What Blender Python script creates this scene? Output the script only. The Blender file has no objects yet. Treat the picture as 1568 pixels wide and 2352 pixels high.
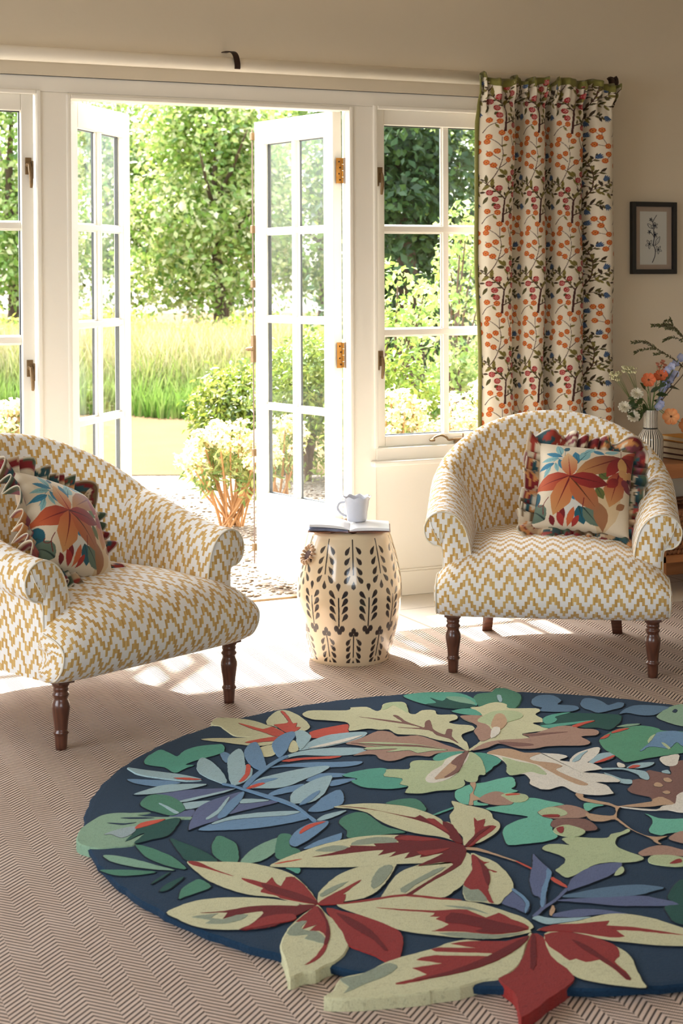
import bpy, bmesh, math, random
import numpy as np
from mathutils import Vector, Matrix

random.seed(11)
RNG = np.random.default_rng(11)
SC = bpy.context.scene
COL = SC.collection
PI = math.pi

# ------------------------------------------------------------------ helpers
def tag(o, label=None, cat=None, group=None, kind=None):
    if label: o['label'] = label
    if cat: o['category'] = cat
    if group: o['group'] = group
    if kind: o['kind'] = kind
    return o

def empty(name, loc=(0, 0, 0), rz=0.0, label=None, cat=None, group=None):
    o = bpy.data.objects.new(name, None)
    COL.objects.link(o)
    o.location = loc
    o.rotation_euler = (0, 0, rz)
    o.empty_display_size = 0.1
    return tag(o, label, cat, group)

def link(name, me, parent=None, loc=None, rot=None):
    o = bpy.data.objects.new(name, me)
    COL.objects.link(o)
    if parent: o.parent = parent
    if loc is not None: o.location = loc
    if rot is not None: o.rotation_euler = rot
    return o

def copy_tree(o, parent=None):
    c = o.copy()
    COL.objects.link(c)
    if parent: c.parent = parent
    for ch in list(o.children):
        copy_tree(ch, c)
    return c

class MB:
    """collects vertices and faces for ONE mesh"""
    def __init__(self):
        self.v = []; self.f = []; self.m = []; self.uv = []; self.c = []
    def add(self, vs, fs, mi=0, uvs=None, cols=None):
        b = len(self.v)
        self.v.extend([tuple(p) for p in vs])
        self.f.extend([tuple(i + b for i in f) for f in fs])
        self.m.extend([mi] * len(fs))
        self.uv.extend(uvs if uvs is not None else [(p[0], p[2]) for p in vs])
        if cols is not None: self.c.extend(cols)
        return self
    def box(self, x0, x1, y0, y1, z0, z1, mi=0, M=None):
        vs = [(x, y, z) for z in (z0, z1) for y in (y0, y1) for x in (x0, x1)]
        if M is not None: vs = [tuple(M @ Vector(p)) for p in vs]
        fs = [(0, 2, 3, 1), (4, 5, 7, 6), (0, 1, 5, 4), (2, 6, 7, 3), (0, 4, 6, 2), (1, 3, 7, 5)]
        return self.add(vs, fs, mi)
    def prism(self, pts, z0, z1, mi=0, M=None):
        n = len(pts)
        vs = [(p[0], p[1], z0) for p in pts] + [(p[0], p[1], z1) for p in pts]
        if M is not None: vs = [tuple(M @ Vector(p)) for p in vs]
        fs = [tuple(range(n - 1, -1, -1)), tuple(range(n, 2 * n))]
        fs += [(i, (i + 1) % n, n + (i + 1) % n, n + i) for i in range(n)]
        return self.add(vs, fs, mi)
    def tube(self, pts, r, n=8, mi=0, caps=True):
        pts = [Vector(p) for p in pts]
        k = len(pts)
        rr = r if hasattr(r, '__len__') else [r] * k
        vs = []; up = None
        for i, p in enumerate(pts):
            d = (pts[min(i + 1, k - 1)] - pts[max(i - 1, 0)])
            if d.length < 1e-9: d = Vector((0, 0, 1))
            d.normalize()
            if up is None:
                up = Vector((0, 0, 1)) if abs(d.z) < 0.9 else Vector((1, 0, 0))
            a = d.cross(up)
            if a.length < 1e-6: a = d.cross(Vector((0, 1, 0)))
            a.normalize(); b = a.cross(d).normalized(); up = b
            for j in range(n):
                t = 2 * PI * j / n
                vs.append(tuple(p + (a * math.cos(t) + b * math.sin(t)) * rr[i]))
        fs = []
        for i in range(k - 1):
            for j in range(n):
                j2 = (j + 1) % n
                fs.append((i * n + j, i * n + j2, (i + 1) * n + j2, (i + 1) * n + j))
        if caps:
            fs.append(tuple(range(n - 1, -1, -1)))
            fs.append(tuple(range((k - 1) * n, k * n)))
        return self.add(vs, fs, mi)
    def lathe(self, prof, n=32, c=(0, 0, 0), mi=0, caps=True, wob=None):
        vs = []; k = len(prof)
        for i, (r, z) in enumerate(prof):
            for j in range(n):
                t = 2 * PI * j / n
                dr, dz = wob(i, t) if wob else (0, 0)
                vs.append((c[0] + (r + dr) * math.cos(t), c[1] + (r + dr) * math.sin(t), c[2] + z + dz))
        fs = []
        for i in range(k - 1):
            for j in range(n):
                j2 = (j + 1) % n
                fs.append((i * n + j, i * n + j2, (i + 1) * n + j2, (i + 1) * n + j))
        if caps:
            if prof[0][0] > 1e-5: fs.append(tuple(range(n - 1, -1, -1)))
            if prof[-1][0] > 1e-5: fs.append(tuple(range((k - 1) * n, k * n)))
        uvs = [(2 * PI * j / n, z) for (r, z) in prof for j in range(n)]
        return self.add(vs, fs, mi, uvs)
    def grid(self, P, UV=None, mi=0, closeu=False, cols=None):
        """P: array (a, b, 3)"""
        a, b = P.shape[:2]
        vs = [tuple(map(float, p)) for p in P.reshape(-1, 3)]
        fs = []
        for i in range(a - 1 + (1 if closeu else 0)):
            i2 = (i + 1) % a
            for j in range(b - 1):
                fs.append((i * b + j, i2 * b + j, i2 * b + j + 1, i * b + j + 1))
        uvs = [tuple(map(float, p)) for p in UV.reshape(-1, 2)] if UV is not None else None
        return self.add(vs, fs, mi, uvs, cols)
    def sphere(self, c, r, n=12, m=8, mi=0, s=(1, 1, 1)):
        prof = [(r * math.sin(PI * i / m) * 1.0, -r * math.cos(PI * i / m)) for i in range(m + 1)]
        vs = []
        for (rr, z) in prof:
            for j in range(n):
                t = 2 * PI * j / n
                vs.append((c[0] + rr * math.cos(t) * s[0], c[1] + rr * math.sin(t) * s[1], c[2] + z * s[2]))
        fs = []
        for i in range(m):
            for j in range(n):
                j2 = (j + 1) % n
                fs.append((i * n + j, i * n + j2, (i + 1) * n + j2, (i + 1) * n + j))
        return self.add(vs, fs, mi)
    def build(self, name, mats, parent=None, smooth=False, bevel=0, uv=False, loc=None, rot=None, fix=False):
        me = bpy.data.meshes.new(name)
        me.from_pydata(self.v, [], self.f)
        if not isinstance(mats, (list, tuple)): mats = [mats]
        for m in mats: me.materials.append(m)
        if len(mats) > 1: me.polygons.foreach_set('material_index', self.m)
        if smooth: me.polygons.foreach_set('use_smooth', [True] * len(self.f))
        if uv:
            lay = me.uv_layers.new(name='UVMap')
            li = np.zeros(len(me.loops), dtype=np.int32)
            me.loops.foreach_get('vertex_index', li)
            lay.data.foreach_set('uv', np.array(self.uv, dtype=np.float32)[li].ravel())
        if self.c:
            at = me.color_attributes.new('Col', 'FLOAT_COLOR', 'POINT')
            arr = np.ones((len(self.v), 4), dtype=np.float32)
            arr[:, :3] = np.array(self.c, dtype=np.float32)[:, :3]
            at.data.foreach_set('color', arr.ravel())
        if fix:
            bm = bmesh.new(); bm.from_mesh(me)
            bmesh.ops.recalc_face_normals(bm, faces=bm.faces)
            bm.to_mesh(me); bm.free()
        me.update()
        o = link(name, me, parent, loc, rot)
        if bevel:
            md = o.modifiers.new('Bevel', 'BEVEL'); md.width = bevel; md.segments = 2
            md.limit_method = 'ANGLE'; md.angle_limit = 0.7
        return o

def fast_mesh(name, V, F, cols, mat, parent=None, smooth=False):
    """V (n,3), F (m,k) arrays with constant k"""
    me = bpy.data.meshes.new(name)
    V = np.asarray(V, dtype=np.float32); F = np.asarray(F, dtype=np.int32)
    n, (m, k) = len(V), F.shape
    me.vertices.add(n); me.vertices.foreach_set('co', V.ravel())
    me.loops.add(m * k); me.loops.foreach_set('vertex_index', F.ravel())
    me.polygons.add(m)
    me.polygons.foreach_set('loop_start', np.arange(0, m * k, k, dtype=np.int32))
    me.polygons.foreach_set('loop_total', np.full(m, k, dtype=np.int32))
    if smooth: me.polygons.foreach_set('use_smooth', np.ones(m, dtype=bool))
    me.update(calc_edges=True)
    if cols is not None:
        at = me.color_attributes.new('Col', 'FLOAT_COLOR', 'POINT')
        arr = np.ones((n, 4), dtype=np.float32); arr[:, :3] = cols
        at.data.foreach_set('color', arr.ravel())
    me.materials.append(mat)
    me.validate()
    return link(name, me, parent)

def catmull(pts, sub=4, closed=False):
    P = [np.array(p, dtype=float) for p in pts]; n = len(P); out = []
    rng = range(n) if closed else range(n - 1)
    for i in rng:
        if closed: p0, p1, p2, p3 = P[(i - 1) % n], P[i], P[(i + 1) % n], P[(i + 2) % n]
        else: p0, p1, p2, p3 = P[max(i - 1, 0)], P[i], P[i + 1], P[min(i + 2, n - 1)]
        for k in range(sub):
            t = k / sub
            out.append(0.5 * ((2 * p1) + (-p0 + p2) * t + (2 * p0 - 5 * p1 + 4 * p2 - p3) * t * t + (-p0 + 3 * p1 - 3 * p2 + p3) * t ** 3))
    if not closed: out.append(P[-1])
    return np.array(out)

def sm(a, b, x):
    t = np.clip((x - a) / (b - a), 0, 1)
    return t * t * (3 - 2 * t)

def srgb(r, g, b):
    f = lambda c: (c / 255 / 12.92) if c / 255 <= 0.04045 else ((c / 255 + 0.055) / 1.055) ** 2.4
    return (f(r), f(g), f(b))

# ------------------------------------------------------------------ materials
class NT:
    def __init__(self, name):
        self.mat = bpy.data.materials.new(name)
        self.mat.use_nodes = True
        self.t = self.mat.node_tree; self.t.nodes.clear()
        self.out = self.n('ShaderNodeOutputMaterial')
    def n(self, typ, **kw):
        nd = self.t.nodes.new(typ)
        for k, v in kw.items(): setattr(nd, k, v)
        return nd
    def l(self, a, b): self.t.links.new(a, b)
    def math(self, op, a, b=None, c=None, clamp=False):
        nd = self.n('ShaderNodeMath', operation=op, use_clamp=clamp)
        for i, x in enumerate((a, b, c)):
            if x is None: continue
            if hasattr(x, 'is_linked'): self.l(x, nd.inputs[i])
            else: nd.inputs[i].default_value = x
        return nd.outputs[0]
    def mix(self, fac, a, b, typ='MIX'):
        nd = self.n('ShaderNodeMix', data_type='RGBA', blend_type=typ)
        for i, x in ((0, fac), (6, a), (7, b)):
            if hasattr(x, 'is_linked'): self.l(x, nd.inputs[i])
            elif i == 0: nd.inputs[i].default_value = x
            else: nd.inputs[i].default_value = (*x[:3], 1)
        return nd.outputs[2]
    def noise(self, scale, vec=None, detail=4, rough=0.55):
        nd = self.n('ShaderNodeTexNoise')
        nd.inputs['Scale'].default_value = scale; nd.inputs['Detail'].default_value = detail
        nd.inputs['Roughness'].default_value = rough
        if vec is not None: self.l(vec, nd.inputs['Vector'])
        return nd
    def obj(self):
        return self.n('ShaderNodeTexCoord').outputs['Object']
    def bump(self, h, strength, dist):
        b = self.n('ShaderNodeBump'); b.inputs['Strength'].default_value = strength
        b.inputs['Distance'].default_value = dist
        self.l(h, b.inputs['Height']); return b.outputs[0]
    def pbsdf(self, col, rough=0.6, metal=0.0, normal=None, spec=0.5, sheen=0.0, coat=0.0, sub=0.0):
        p = self.n('ShaderNodeBsdfPrincipled')
        if hasattr(col, 'is_linked'): self.l(col, p.inputs['Base Color'])
        else: p.inputs['Base Color'].default_value = (*col[:3], 1)
        if hasattr(rough, 'is_linked'): self.l(rough, p.inputs['Roughness'])
        else: p.inputs['Roughness'].default_value = rough
        p.inputs['Metallic'].default_value = metal
        p.inputs['Specular IOR Level'].default_value = spec
        p.inputs['Sheen Weight'].default_value = sheen
        p.inputs['Coat Weight'].default_value = coat
        if normal is not None: self.l(normal, p.inputs['Normal'])
        self.l(p.outputs[0], self.out.inputs[0])
        return p

def plain(name, col, rough=0.6, metal=0.0, var=0.06, scale=12.0, bump=0.0, bscale=200.0, spec=0.5, coat=0.0, sheen=0.0):
    t = NT(name); co = t.obj()
    nz = t.noise(scale, co)
    c2 = tuple(max(0, c * (1 - var * 2)) for c in col); c1 = tuple(min(1, c * (1 + var)) for c in col)
    c = t.mix(nz.outputs[0], c2, c1)
    nrm = None
    if bump:
        nrm = t.bump(t.noise(bscale, co, 3).outputs[0], bump, 0.002)
    t.pbsdf(c, rough, metal, nrm, spec, sheen, coat)
    return t.mat

def vcol(name, rough=0.8, bscale=900.0, bump=0.25, transl=0.0, sheen=0.2, spec=0.25):
    t = NT(name)
    a = t.n('ShaderNodeAttribute', attribute_name='Col')
    nz = t.noise(bscale, t.obj(), 2)
    c = t.mix(t.math('MULTIPLY', nz.outputs[0], 0.25), a.outputs['Color'], (0, 0, 0), 'MIX')
    nrm = t.bump(nz.outputs[0], bump, 0.001)
    p = t.pbsdf(c, rough, 0, nrm, spec, sheen)
    if transl > 0:
        tr = t.n('ShaderNodeBsdfTranslucent'); t.l(a.outputs['Color'], tr.inputs[0])
        mx = t.n('ShaderNodeMixShader'); mx.inputs[0].default_value = transl
        t.l(p.outputs[0], mx.inputs[1]); t.l(tr.outputs[0], mx.inputs[2]); t.l(mx.outputs[0], t.out.inputs[0])
    return t.mat

def glass_mat():
    t = NT('window_glass')
    fr = t.n('ShaderNodeFresnel')
    ge = t.n('ShaderNodeNewGeometry')          # same reflectance from both faces of the pane
    t.l(t.math('SUBTRACT', 1.5, t.math('MULTIPLY', ge.outputs['Backfacing'], 1.5 - 1 / 1.5)), fr.inputs[0])
    tr = t.n('ShaderNodeBsdfTransparent'); tr.inputs[0].default_value = (0.96, 0.98, 0.98, 1)
    gl = t.n('ShaderNodeBsdfGlossy'); gl.inputs['Roughness'].default_value = 0.02
    gl.inputs[0].default_value = (0.95, 0.97, 1, 1)
    mx = t.n('ShaderNodeMixShader')
    t.l(t.math('MULTIPLY', fr.outputs[0], 0.38), mx.inputs[0])
    t.l(tr.outputs[0], mx.inputs[1]); t.l(gl.outputs[0], mx.inputs[2]); t.l(mx.outputs[0], t.out.inputs[0])
    return t.mat

def chevron_mat():
    t = NT('chevron_upholstery')
    uv = t.n('ShaderNodeUVMap'); uv.uv_map = 'UVMap'
    s = t.n('ShaderNodeSeparateXYZ'); t.l(uv.outputs[0], s.inputs[0])
    W, ST, PER = 0.0083, 0.0160, 0.061
    u, v = s.outputs[0], s.outputs[1]
    uc = t.math('DIVIDE', u, W)
    ci = t.math('FLOOR', uc)
    tri = t.math('PINGPONG', ci, 4.0)
    # per column jitter
    wn = t.n('ShaderNodeTexWhiteNoise', noise_dimensions='1D'); t.l(ci, wn.inputs['W'])
    jit = t.math('MULTIPLY', t.math('SUBTRACT', wn.outputs[0], 0.5), 0.009)
    y0 = t.math('ADD', t.math('MULTIPLY', tri, ST), jit)
    vv = t.math('DIVIDE', t.math('SUBTRACT', v, y0), PER)
    fr = t.math('FRACT', vv)
    band = t.math('LESS_THAN', fr, 0.43)
    # sub threads inside a column: 3 threads of differing mustard, thin pale gaps
    th = t.math('FRACT', t.math('MULTIPLY', uc, 2.0))
    thr = t.n('ShaderNodeTexWhiteNoise', noise_dimensions='1D')
    t.l(t.math('ADD', t.math('FLOOR', t.math('MULTIPLY', uc, 2.0)), t.math('MULTIPLY', t.math('FLOOR', vv), 17.3)), thr.inputs['W'])
    must = t.mix(thr.outputs[0], srgb(184, 140, 62), srgb(212, 176, 104))
    edge = t.math('LESS_THAN', th, 0.16)
    must = t.mix(t.math('MULTIPLY', edge, 0.45), must, srgb(238, 226, 196))
    nz = t.noise(700, uv.outputs[0], 2)
    base = t.mix(nz.outputs[0], srgb(224, 222, 216), srgb(242, 241, 238))
    c = t.mix(band, base, must)
    h = t.math('ADD', t.math('MULTIPLY', band, 0.6), t.math('MULTIPLY', nz.outputs[0], 0.5))
    t.pbsdf(c, 0.85, 0, t.bump(h, 0.3, 0.0008), 0.2, 0.25)
    return t.mat

def sisal_mat():
    t = NT('sisal_herringbone')
    g = t.n('ShaderNodeNewGeometry')
    mp = t.n('ShaderNodeMapping'); mp.inputs['Rotation'].default_value = (0, 0, math.radians(-4.0) * -1)
    t.l(g.outputs['Position'], mp.inputs[0])
    s = t.n('ShaderNodeSeparateXYZ'); t.l(mp.outputs[0], s.inputs[0])
    x, y = s.outputs[0], s.outputs[1]
    xb = t.math('DIVIDE', t.math('ADD', x, 20.0), 0.045)
    bi = t.math('FLOOR', xb)
    sg = t.math('SUBTRACT', t.math('MULTIPLY', t.math('MODULO', bi, 2.0), 2.0), 1.0)
    w = t.math('ADD', y, t.math('MULTIPLY', sg, x))
    w2 = t.math('SUBTRACT', y, t.math('MULTIPLY', sg, x))
    rf = t.math('FRACT', t.math('DIVIDE', t.math('ADD', w, 40.0), 0.0155))
    rib = t.math('SINE', t.math('MULTIPLY', rf, PI))            # 0 at groove, 1 at crest
    kn = t.math('SINE', t.math('MULTIPLY', w2, 2 * PI / 0.0052))
    kn2 = t.math('MULTIPLY', t.math('ADD', kn, 1.0), 0.5)
    groove = t.math('MULTIPLY', t.math('SUBTRACT', rib, 0.22), 2.1, clamp=True)
    nz = t.noise(6.0, g.outputs['Position'], 3)
    nf = t.noise(420.0, g.outputs['Position'], 2)
    yarn = t.mix(nz.outputs[0], srgb(222, 200, 180), srgb(242, 226, 212))
    yarn = t.mix(t.math('MULTIPLY', t.math('SUBTRACT', 1.0, kn2), 0.45), yarn, srgb(168, 132, 108))
    yarn = t.mix(t.math('MULTIPLY', nf.outputs[0], 0.25), yarn, srgb(140, 110, 92))
    c = t.mix(groove, srgb(44, 26, 18), yarn)
    h = t.math('ADD', t.math('MULTIPLY', groove, 1.0), t.math('MULTIPLY', kn2, 0.35))
    t.pbsdf(c, 0.9, 0, t.bump(h, 0.8, 0.003), 0.15, 0.1)
    return t.mat

def pile_mat(name, col, var=0.10):
    t = NT(name); co = t.obj()
    n1 = t.noise(420, co, 2); n2 = t.noise(9, co, 4)
    mp = t.n('ShaderNodeMapping'); mp.inputs['Scale'].default_value = (1, 3.2, 1); t.l(co, mp.inputs[0])
    n3 = t.noise(120, mp.outputs[0], 3)
    c = t.mix(n2.outputs[0], tuple(c * (1 - var) for c in col), tuple(min(1, c * (1 + var)) for c in col))
    spk = t.math('MULTIPLY', t.math('SMOOTHSTEP', 0.54, 0.70, n3.outputs[0]) if False else t.math('GREATER_THAN', n3.outputs[0], 0.60), 0.42)
    c = t.mix(spk, c, tuple(c * 0.45 for c in col))
    c = t.mix(t.math('MULTIPLY', n1.outputs[0], 0.55), c, tuple(c * 0.5 for c in col))
    h = t.math('ADD', n1.outputs[0], t.math('MULTIPLY', n3.outputs[0], 0.6))
    t.pbsdf(c, 0.95, 0, t.bump(h, 0.55, 0.003), 0.08, 0.06)
    return t.mat

def wood_mat(name, c1, c2, scale=(1, 12, 12), rough=0.35, coat=0.2):
    t = NT(name)
    mp = t.n('ShaderNodeMapping'); mp.inputs['Scale'].default_value = scale
    t.l(t.obj(), mp.inputs[0])
    nz = t.noise(6, mp.outputs[0], 5, 0.6)
    wv = t.n('ShaderNodeTexWave', wave_type='BANDS', bands_direction='Y')
    wv.inputs['Scale'].default_value = 2.2; wv.inputs['Distortion'].default_value = 6; wv.inputs['Detail'].default_value = 3
    t.l(mp.outputs[0], wv.inputs[0])
    f = t.math('ADD', t.math('MULTIPLY', nz.outputs[0], 0.6), t.math('MULTIPLY', wv.outputs[0], 0.4))
    c = t.mix(f, c1, c2)
    t.pbsdf(c, rough, 0, t.bump(f, 0.15, 0.001), 0.5, 0, coat)
    return t.mat

def plaster_mat():
    t = NT('taupe_plaster'); co = t.obj()
    n1 = t.noise(1.3, co, 4); n2 = t.noise(60, co, 3)
    c = t.mix(n1.outputs[0], srgb(212, 201, 181), srgb(219, 209, 189))
    t.pbsdf(c, 0.9, 0, t.bump(n2.outputs[0], 0.12, 0.003), 0.2)
    return t.mat

def leaf_mat(name, transl=0.30, rough=0.42, spec=0.6, tint=0.3):
    t = NT(name)
    a = t.n('ShaderNodeAttribute', attribute_name='Col')
    nz = t.noise(30, t.obj(), 2)
    col = t.mix(t.math('MULTIPLY', nz.outputs[0], 0.4), a.outputs['Color'], (0.02, 0.04, 0.0))
    p = t.pbsdf(col, rough, 0, None, spec)
    tr = t.n('ShaderNodeBsdfTranslucent')
    t.l(t.mix(tint, a.outputs['Color'], (0.34, 0.42, 0.08)), tr.inputs[0])
    mx = t.n('ShaderNodeMixShader'); mx.inputs[0].default_value = transl
    t.l(p.outputs[0], mx.inputs[1]); t.l(tr.outputs[0], mx.inputs[2]); t.l(mx.outputs[0], t.out.inputs[0])
    return t.mat

def petal_mat(name, transl=0.25):
    t = NT(name)
    a = t.n('ShaderNodeAttribute', attribute_name='Col')
    nz = t.noise(400, t.obj(), 2)
    col = t.mix(t.math('MULTIPLY', nz.outputs[0], 0.2), a.outputs['Color'], (0.3, 0.1, 0.02))
    p = t.pbsdf(col, 0.6, 0, None, 0.2)
    tr = t.n('ShaderNodeBsdfTranslucent'); t.l(a.outputs['Color'], tr.inputs[0])
    mx = t.n('ShaderNodeMixShader'); mx.inputs[0].default_value = transl
    t.l(p.outputs[0], mx.inputs[1]); t.l(tr.outputs[0], mx.inputs[2]); t.l(mx.outputs[0], t.out.inputs[0])
    return t.mat

def gravel_mat():
    t = NT('pale_gravel'); g = t.n('ShaderNodeNewGeometry')
    vo = t.n('ShaderNodeTexVoronoi'); vo.inputs['Scale'].default_value = 45; t.l(g.outputs[0], vo.inputs[0])
    sep = t.n('ShaderNodeSeparateColor'); t.l(vo.outputs['Color'], sep.inputs[0])
    c = t.mix(sep.outputs[0], srgb(128, 112, 94), srgb(186, 174, 158))
    c = t.mix(t.math('MULTIPLY', vo.outputs['Distance'], 0.7, clamp=True), c, srgb(80, 64, 50))
    t.pbsdf(c, 0.9, 0, t.bump(vo.outputs['Distance'], 0.8, -0.02), 0.2)
    return t.mat

def lawn_mat():
    t = NT('dry_lawn'); g = t.n('ShaderNodeNewGeometry')
    n1 = t.noise(2.2, g.outputs[0], 5); n2 = t.noise(70, g.outputs[0], 4)
    c = t.mix(n1.outputs[0], srgb(98, 78, 52), srgb(116, 96, 68))
    c = t.mix(t.math('MULTIPLY', n2.outputs[0], 0.5), c, srgb(84, 74, 42))
    t.pbsdf(c, 0.95, 0, t.bump(n2.outputs[0], 0.6, 0.02), 0.1)
    return t.mat

def stone_floor_mat():
    t = NT('pale_stone_floor'); g = t.n('ShaderNodeNewGeometry')
    n1 = t.noise(3, g.outputs[0], 5); n2 = t.noise(60, g.outputs[0], 3)
    c = t.mix(n1.outputs[0], srgb(204, 196, 182), srgb(220, 212, 200))
    c = t.mix(t.math('MULTIPLY', n2.outputs[0], 0.15), c, srgb(150, 130, 105))
    br = t.n('ShaderNodeTexBrick'); br.inputs['Scale'].default_value = 1.0
    br.inputs['Mortar Size'].default_value = 0.004; br.inputs['Brick Width'].default_value = 0.9; br.inputs['Row Height'].default_value = 0.45
    br.inputs['Color1'].default_value = (1, 1, 1, 1); br.inputs['Color2'].default_value = (0.95, 0.95, 0.95, 1); br.inputs['Mortar'].default_value = (0.55, 0.5, 0.45, 1)
    t.l(g.outputs[0], br.inputs[0])
    c = t.mix(1.0, c, br.outputs[0], 'MULTIPLY')
    t.pbsdf(c, 0.45, 0, None, 0.4)
    return t.mat

M = {}
M['white'] = plain('cream_white_paint', srgb(240, 236, 226), 0.42, var=0.015, scale=3, bump=0.05, bscale=90)
M['panel'] = plain('cream_panel_paint', srgb(230, 226, 216), 0.5, var=0.02, scale=3)
M['plaster'] = plaster_mat()
M['ceiling'] = plain('ceiling_plaster', srgb(214, 202, 182), 0.9, var=0.02, scale=2)
M['glass'] = glass_mat()
M['brass'] = plain('aged_brass', srgb(170, 120, 58), 0.35, 0.9, var=0.2, scale=60)
M['bronze'] = plain('dark_bronze', srgb(138, 112, 78), 0.45, 0.45, var=0.2, scale=60)
M['iron'] = plain('brown_iron', srgb(62, 44, 36), 0.5, 0.6, var=0.2, scale=50)
M['fabric'] = chevron_mat()
M['sisal'] = sisal_mat()
M['stone'] = stone_floor_mat()
M['legwood'] = wood_mat('dark_turned_wood', srgb(62, 32, 22), srgb(104, 62, 44), (14, 14, 1.5), 0.3, 0.3)
M['tablewood'] = wood_mat('honey_oak', srgb(152, 92, 52), srgb(196, 134, 84), (1.2, 9, 9), 0.4, 0.15)
M['piping'] = plain('cream_piping', srgb(228, 220, 200), 0.8, var=0.06, scale=80)
M['olive'] = plain('olive_binding', srgb(118, 114, 50), 0.85, var=0.15, scale=90, bump=0.3, bscale=700, sheen=0.2)
M['vpaint'] = vcol('printed_linen', 0.85, 900, 0.3, 0.12)
M['vcotton'] = vcol('printed_cotton', 0.75, 1100, 0.2, 0.05)
M['vglaze'] = NT('painted_glaze')
_t = M['vglaze']
_a = _t.n('ShaderNodeAttribute', attribute_name='Col')
_p = _t.pbsdf(_a.outputs['Color'], 0.18, 0, _t.bump(_t.noise(25, _t.obj(), 3).outputs[0], 0.08, 0.004), 0.5, 0, 0.6)
M['vglaze'] = _t.mat
M['mug'] = plain('white_glaze', srgb(204, 207, 216), 0.15, var=0.03, scale=30, coat=0.6, bump=0.06, bscale=40)
M['leaf'] = leaf_mat('tree_leaf')
M['needle'] = leaf_mat('conifer_needle', 0.2, 0.6)
M['grass'] = leaf_mat('meadow_blade', 0.35, 0.7, 0.2, 0.0)
M['petal'] = petal_mat('flower_petal')
M['stem'] = plain('green_stem', srgb(96, 116, 60), 0.6, var=0.15, scale=60)
M['bark'] = plain('brown_bark', srgb(96, 76, 60), 0.9, var=0.25, scale=20, bump=0.6, bscale=40)
M['twig'] = plain('reddish_stalk', srgb(188, 140, 92), 0.8, var=0.2, scale=20)
M['gravel'] = gravel_mat()
M['lawn'] = lawn_mat()
M['earth'] = plain('dark_earth', srgb(74, 58, 42), 0.95, var=0.3, scale=12)
M['black'] = plain('black_frame', srgb(22, 22, 24), 0.35, var=0.1, scale=30)
M['mat'] = plain('putty_mount', srgb(164, 148, 134), 0.9, var=0.02)
M['paper'] = plain('white_paper', srgb(192, 194, 190), 0.85, var=0.02)
M['ink'] = plain('navy_ink', srgb(22, 24, 48), 0.8, var=0.1)

# ------------------------------------------------------------------ camera (50 mm style view across the room, rising front)
yaw, pitch, roll = 0.433704, 0.02, -0.004647
F_PX, CX, CY = 3701.97, 784.0, 711.17
fw = Vector((math.sin(yaw) * math.cos(pitch), math.cos(yaw) * math.cos(pitch), -math.sin(pitch)))
rt = Vector((math.cos(yaw), -math.sin(yaw), 0)); up = rt.cross(fw)
rt2 = math.cos(roll) * rt + math.sin(roll) * up; up2 = -math.sin(roll) * rt + math.cos(roll) * up
cam = bpy.data.cameras.new('camera'); co = bpy.data.objects.new('camera', cam); COL.objects.link(co)
mw = Matrix.Identity(4)
for i, a in enumerate((rt2, up2, -fw)):
    for k in range(3): mw[k][i] = a[k]
mw.translation = Vector((0, 0, 1.25418))
co.matrix_world = mw
cam.sensor_fit = 'HORIZONTAL'; cam.sensor_width = 24.0
cam.lens = F_PX / 1568 * 24.0
cam.shift_x = 0; cam.shift_y = -(1176 - CY) / 1568
cam.clip_start = 0.05; cam.clip_end = 400
cam.dof.use_dof = True; cam.dof.focus_distance = 4.9; cam.dof.aperture_fstop = 8.0
SC.camera = co
SUN_E, SKY_E, FILL_E, FILL_L, EXPO = 5.7, 0.28, 4.0, 17.0, 2.05
SUN_D = (0.10, 1.0, 1.48)
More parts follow.
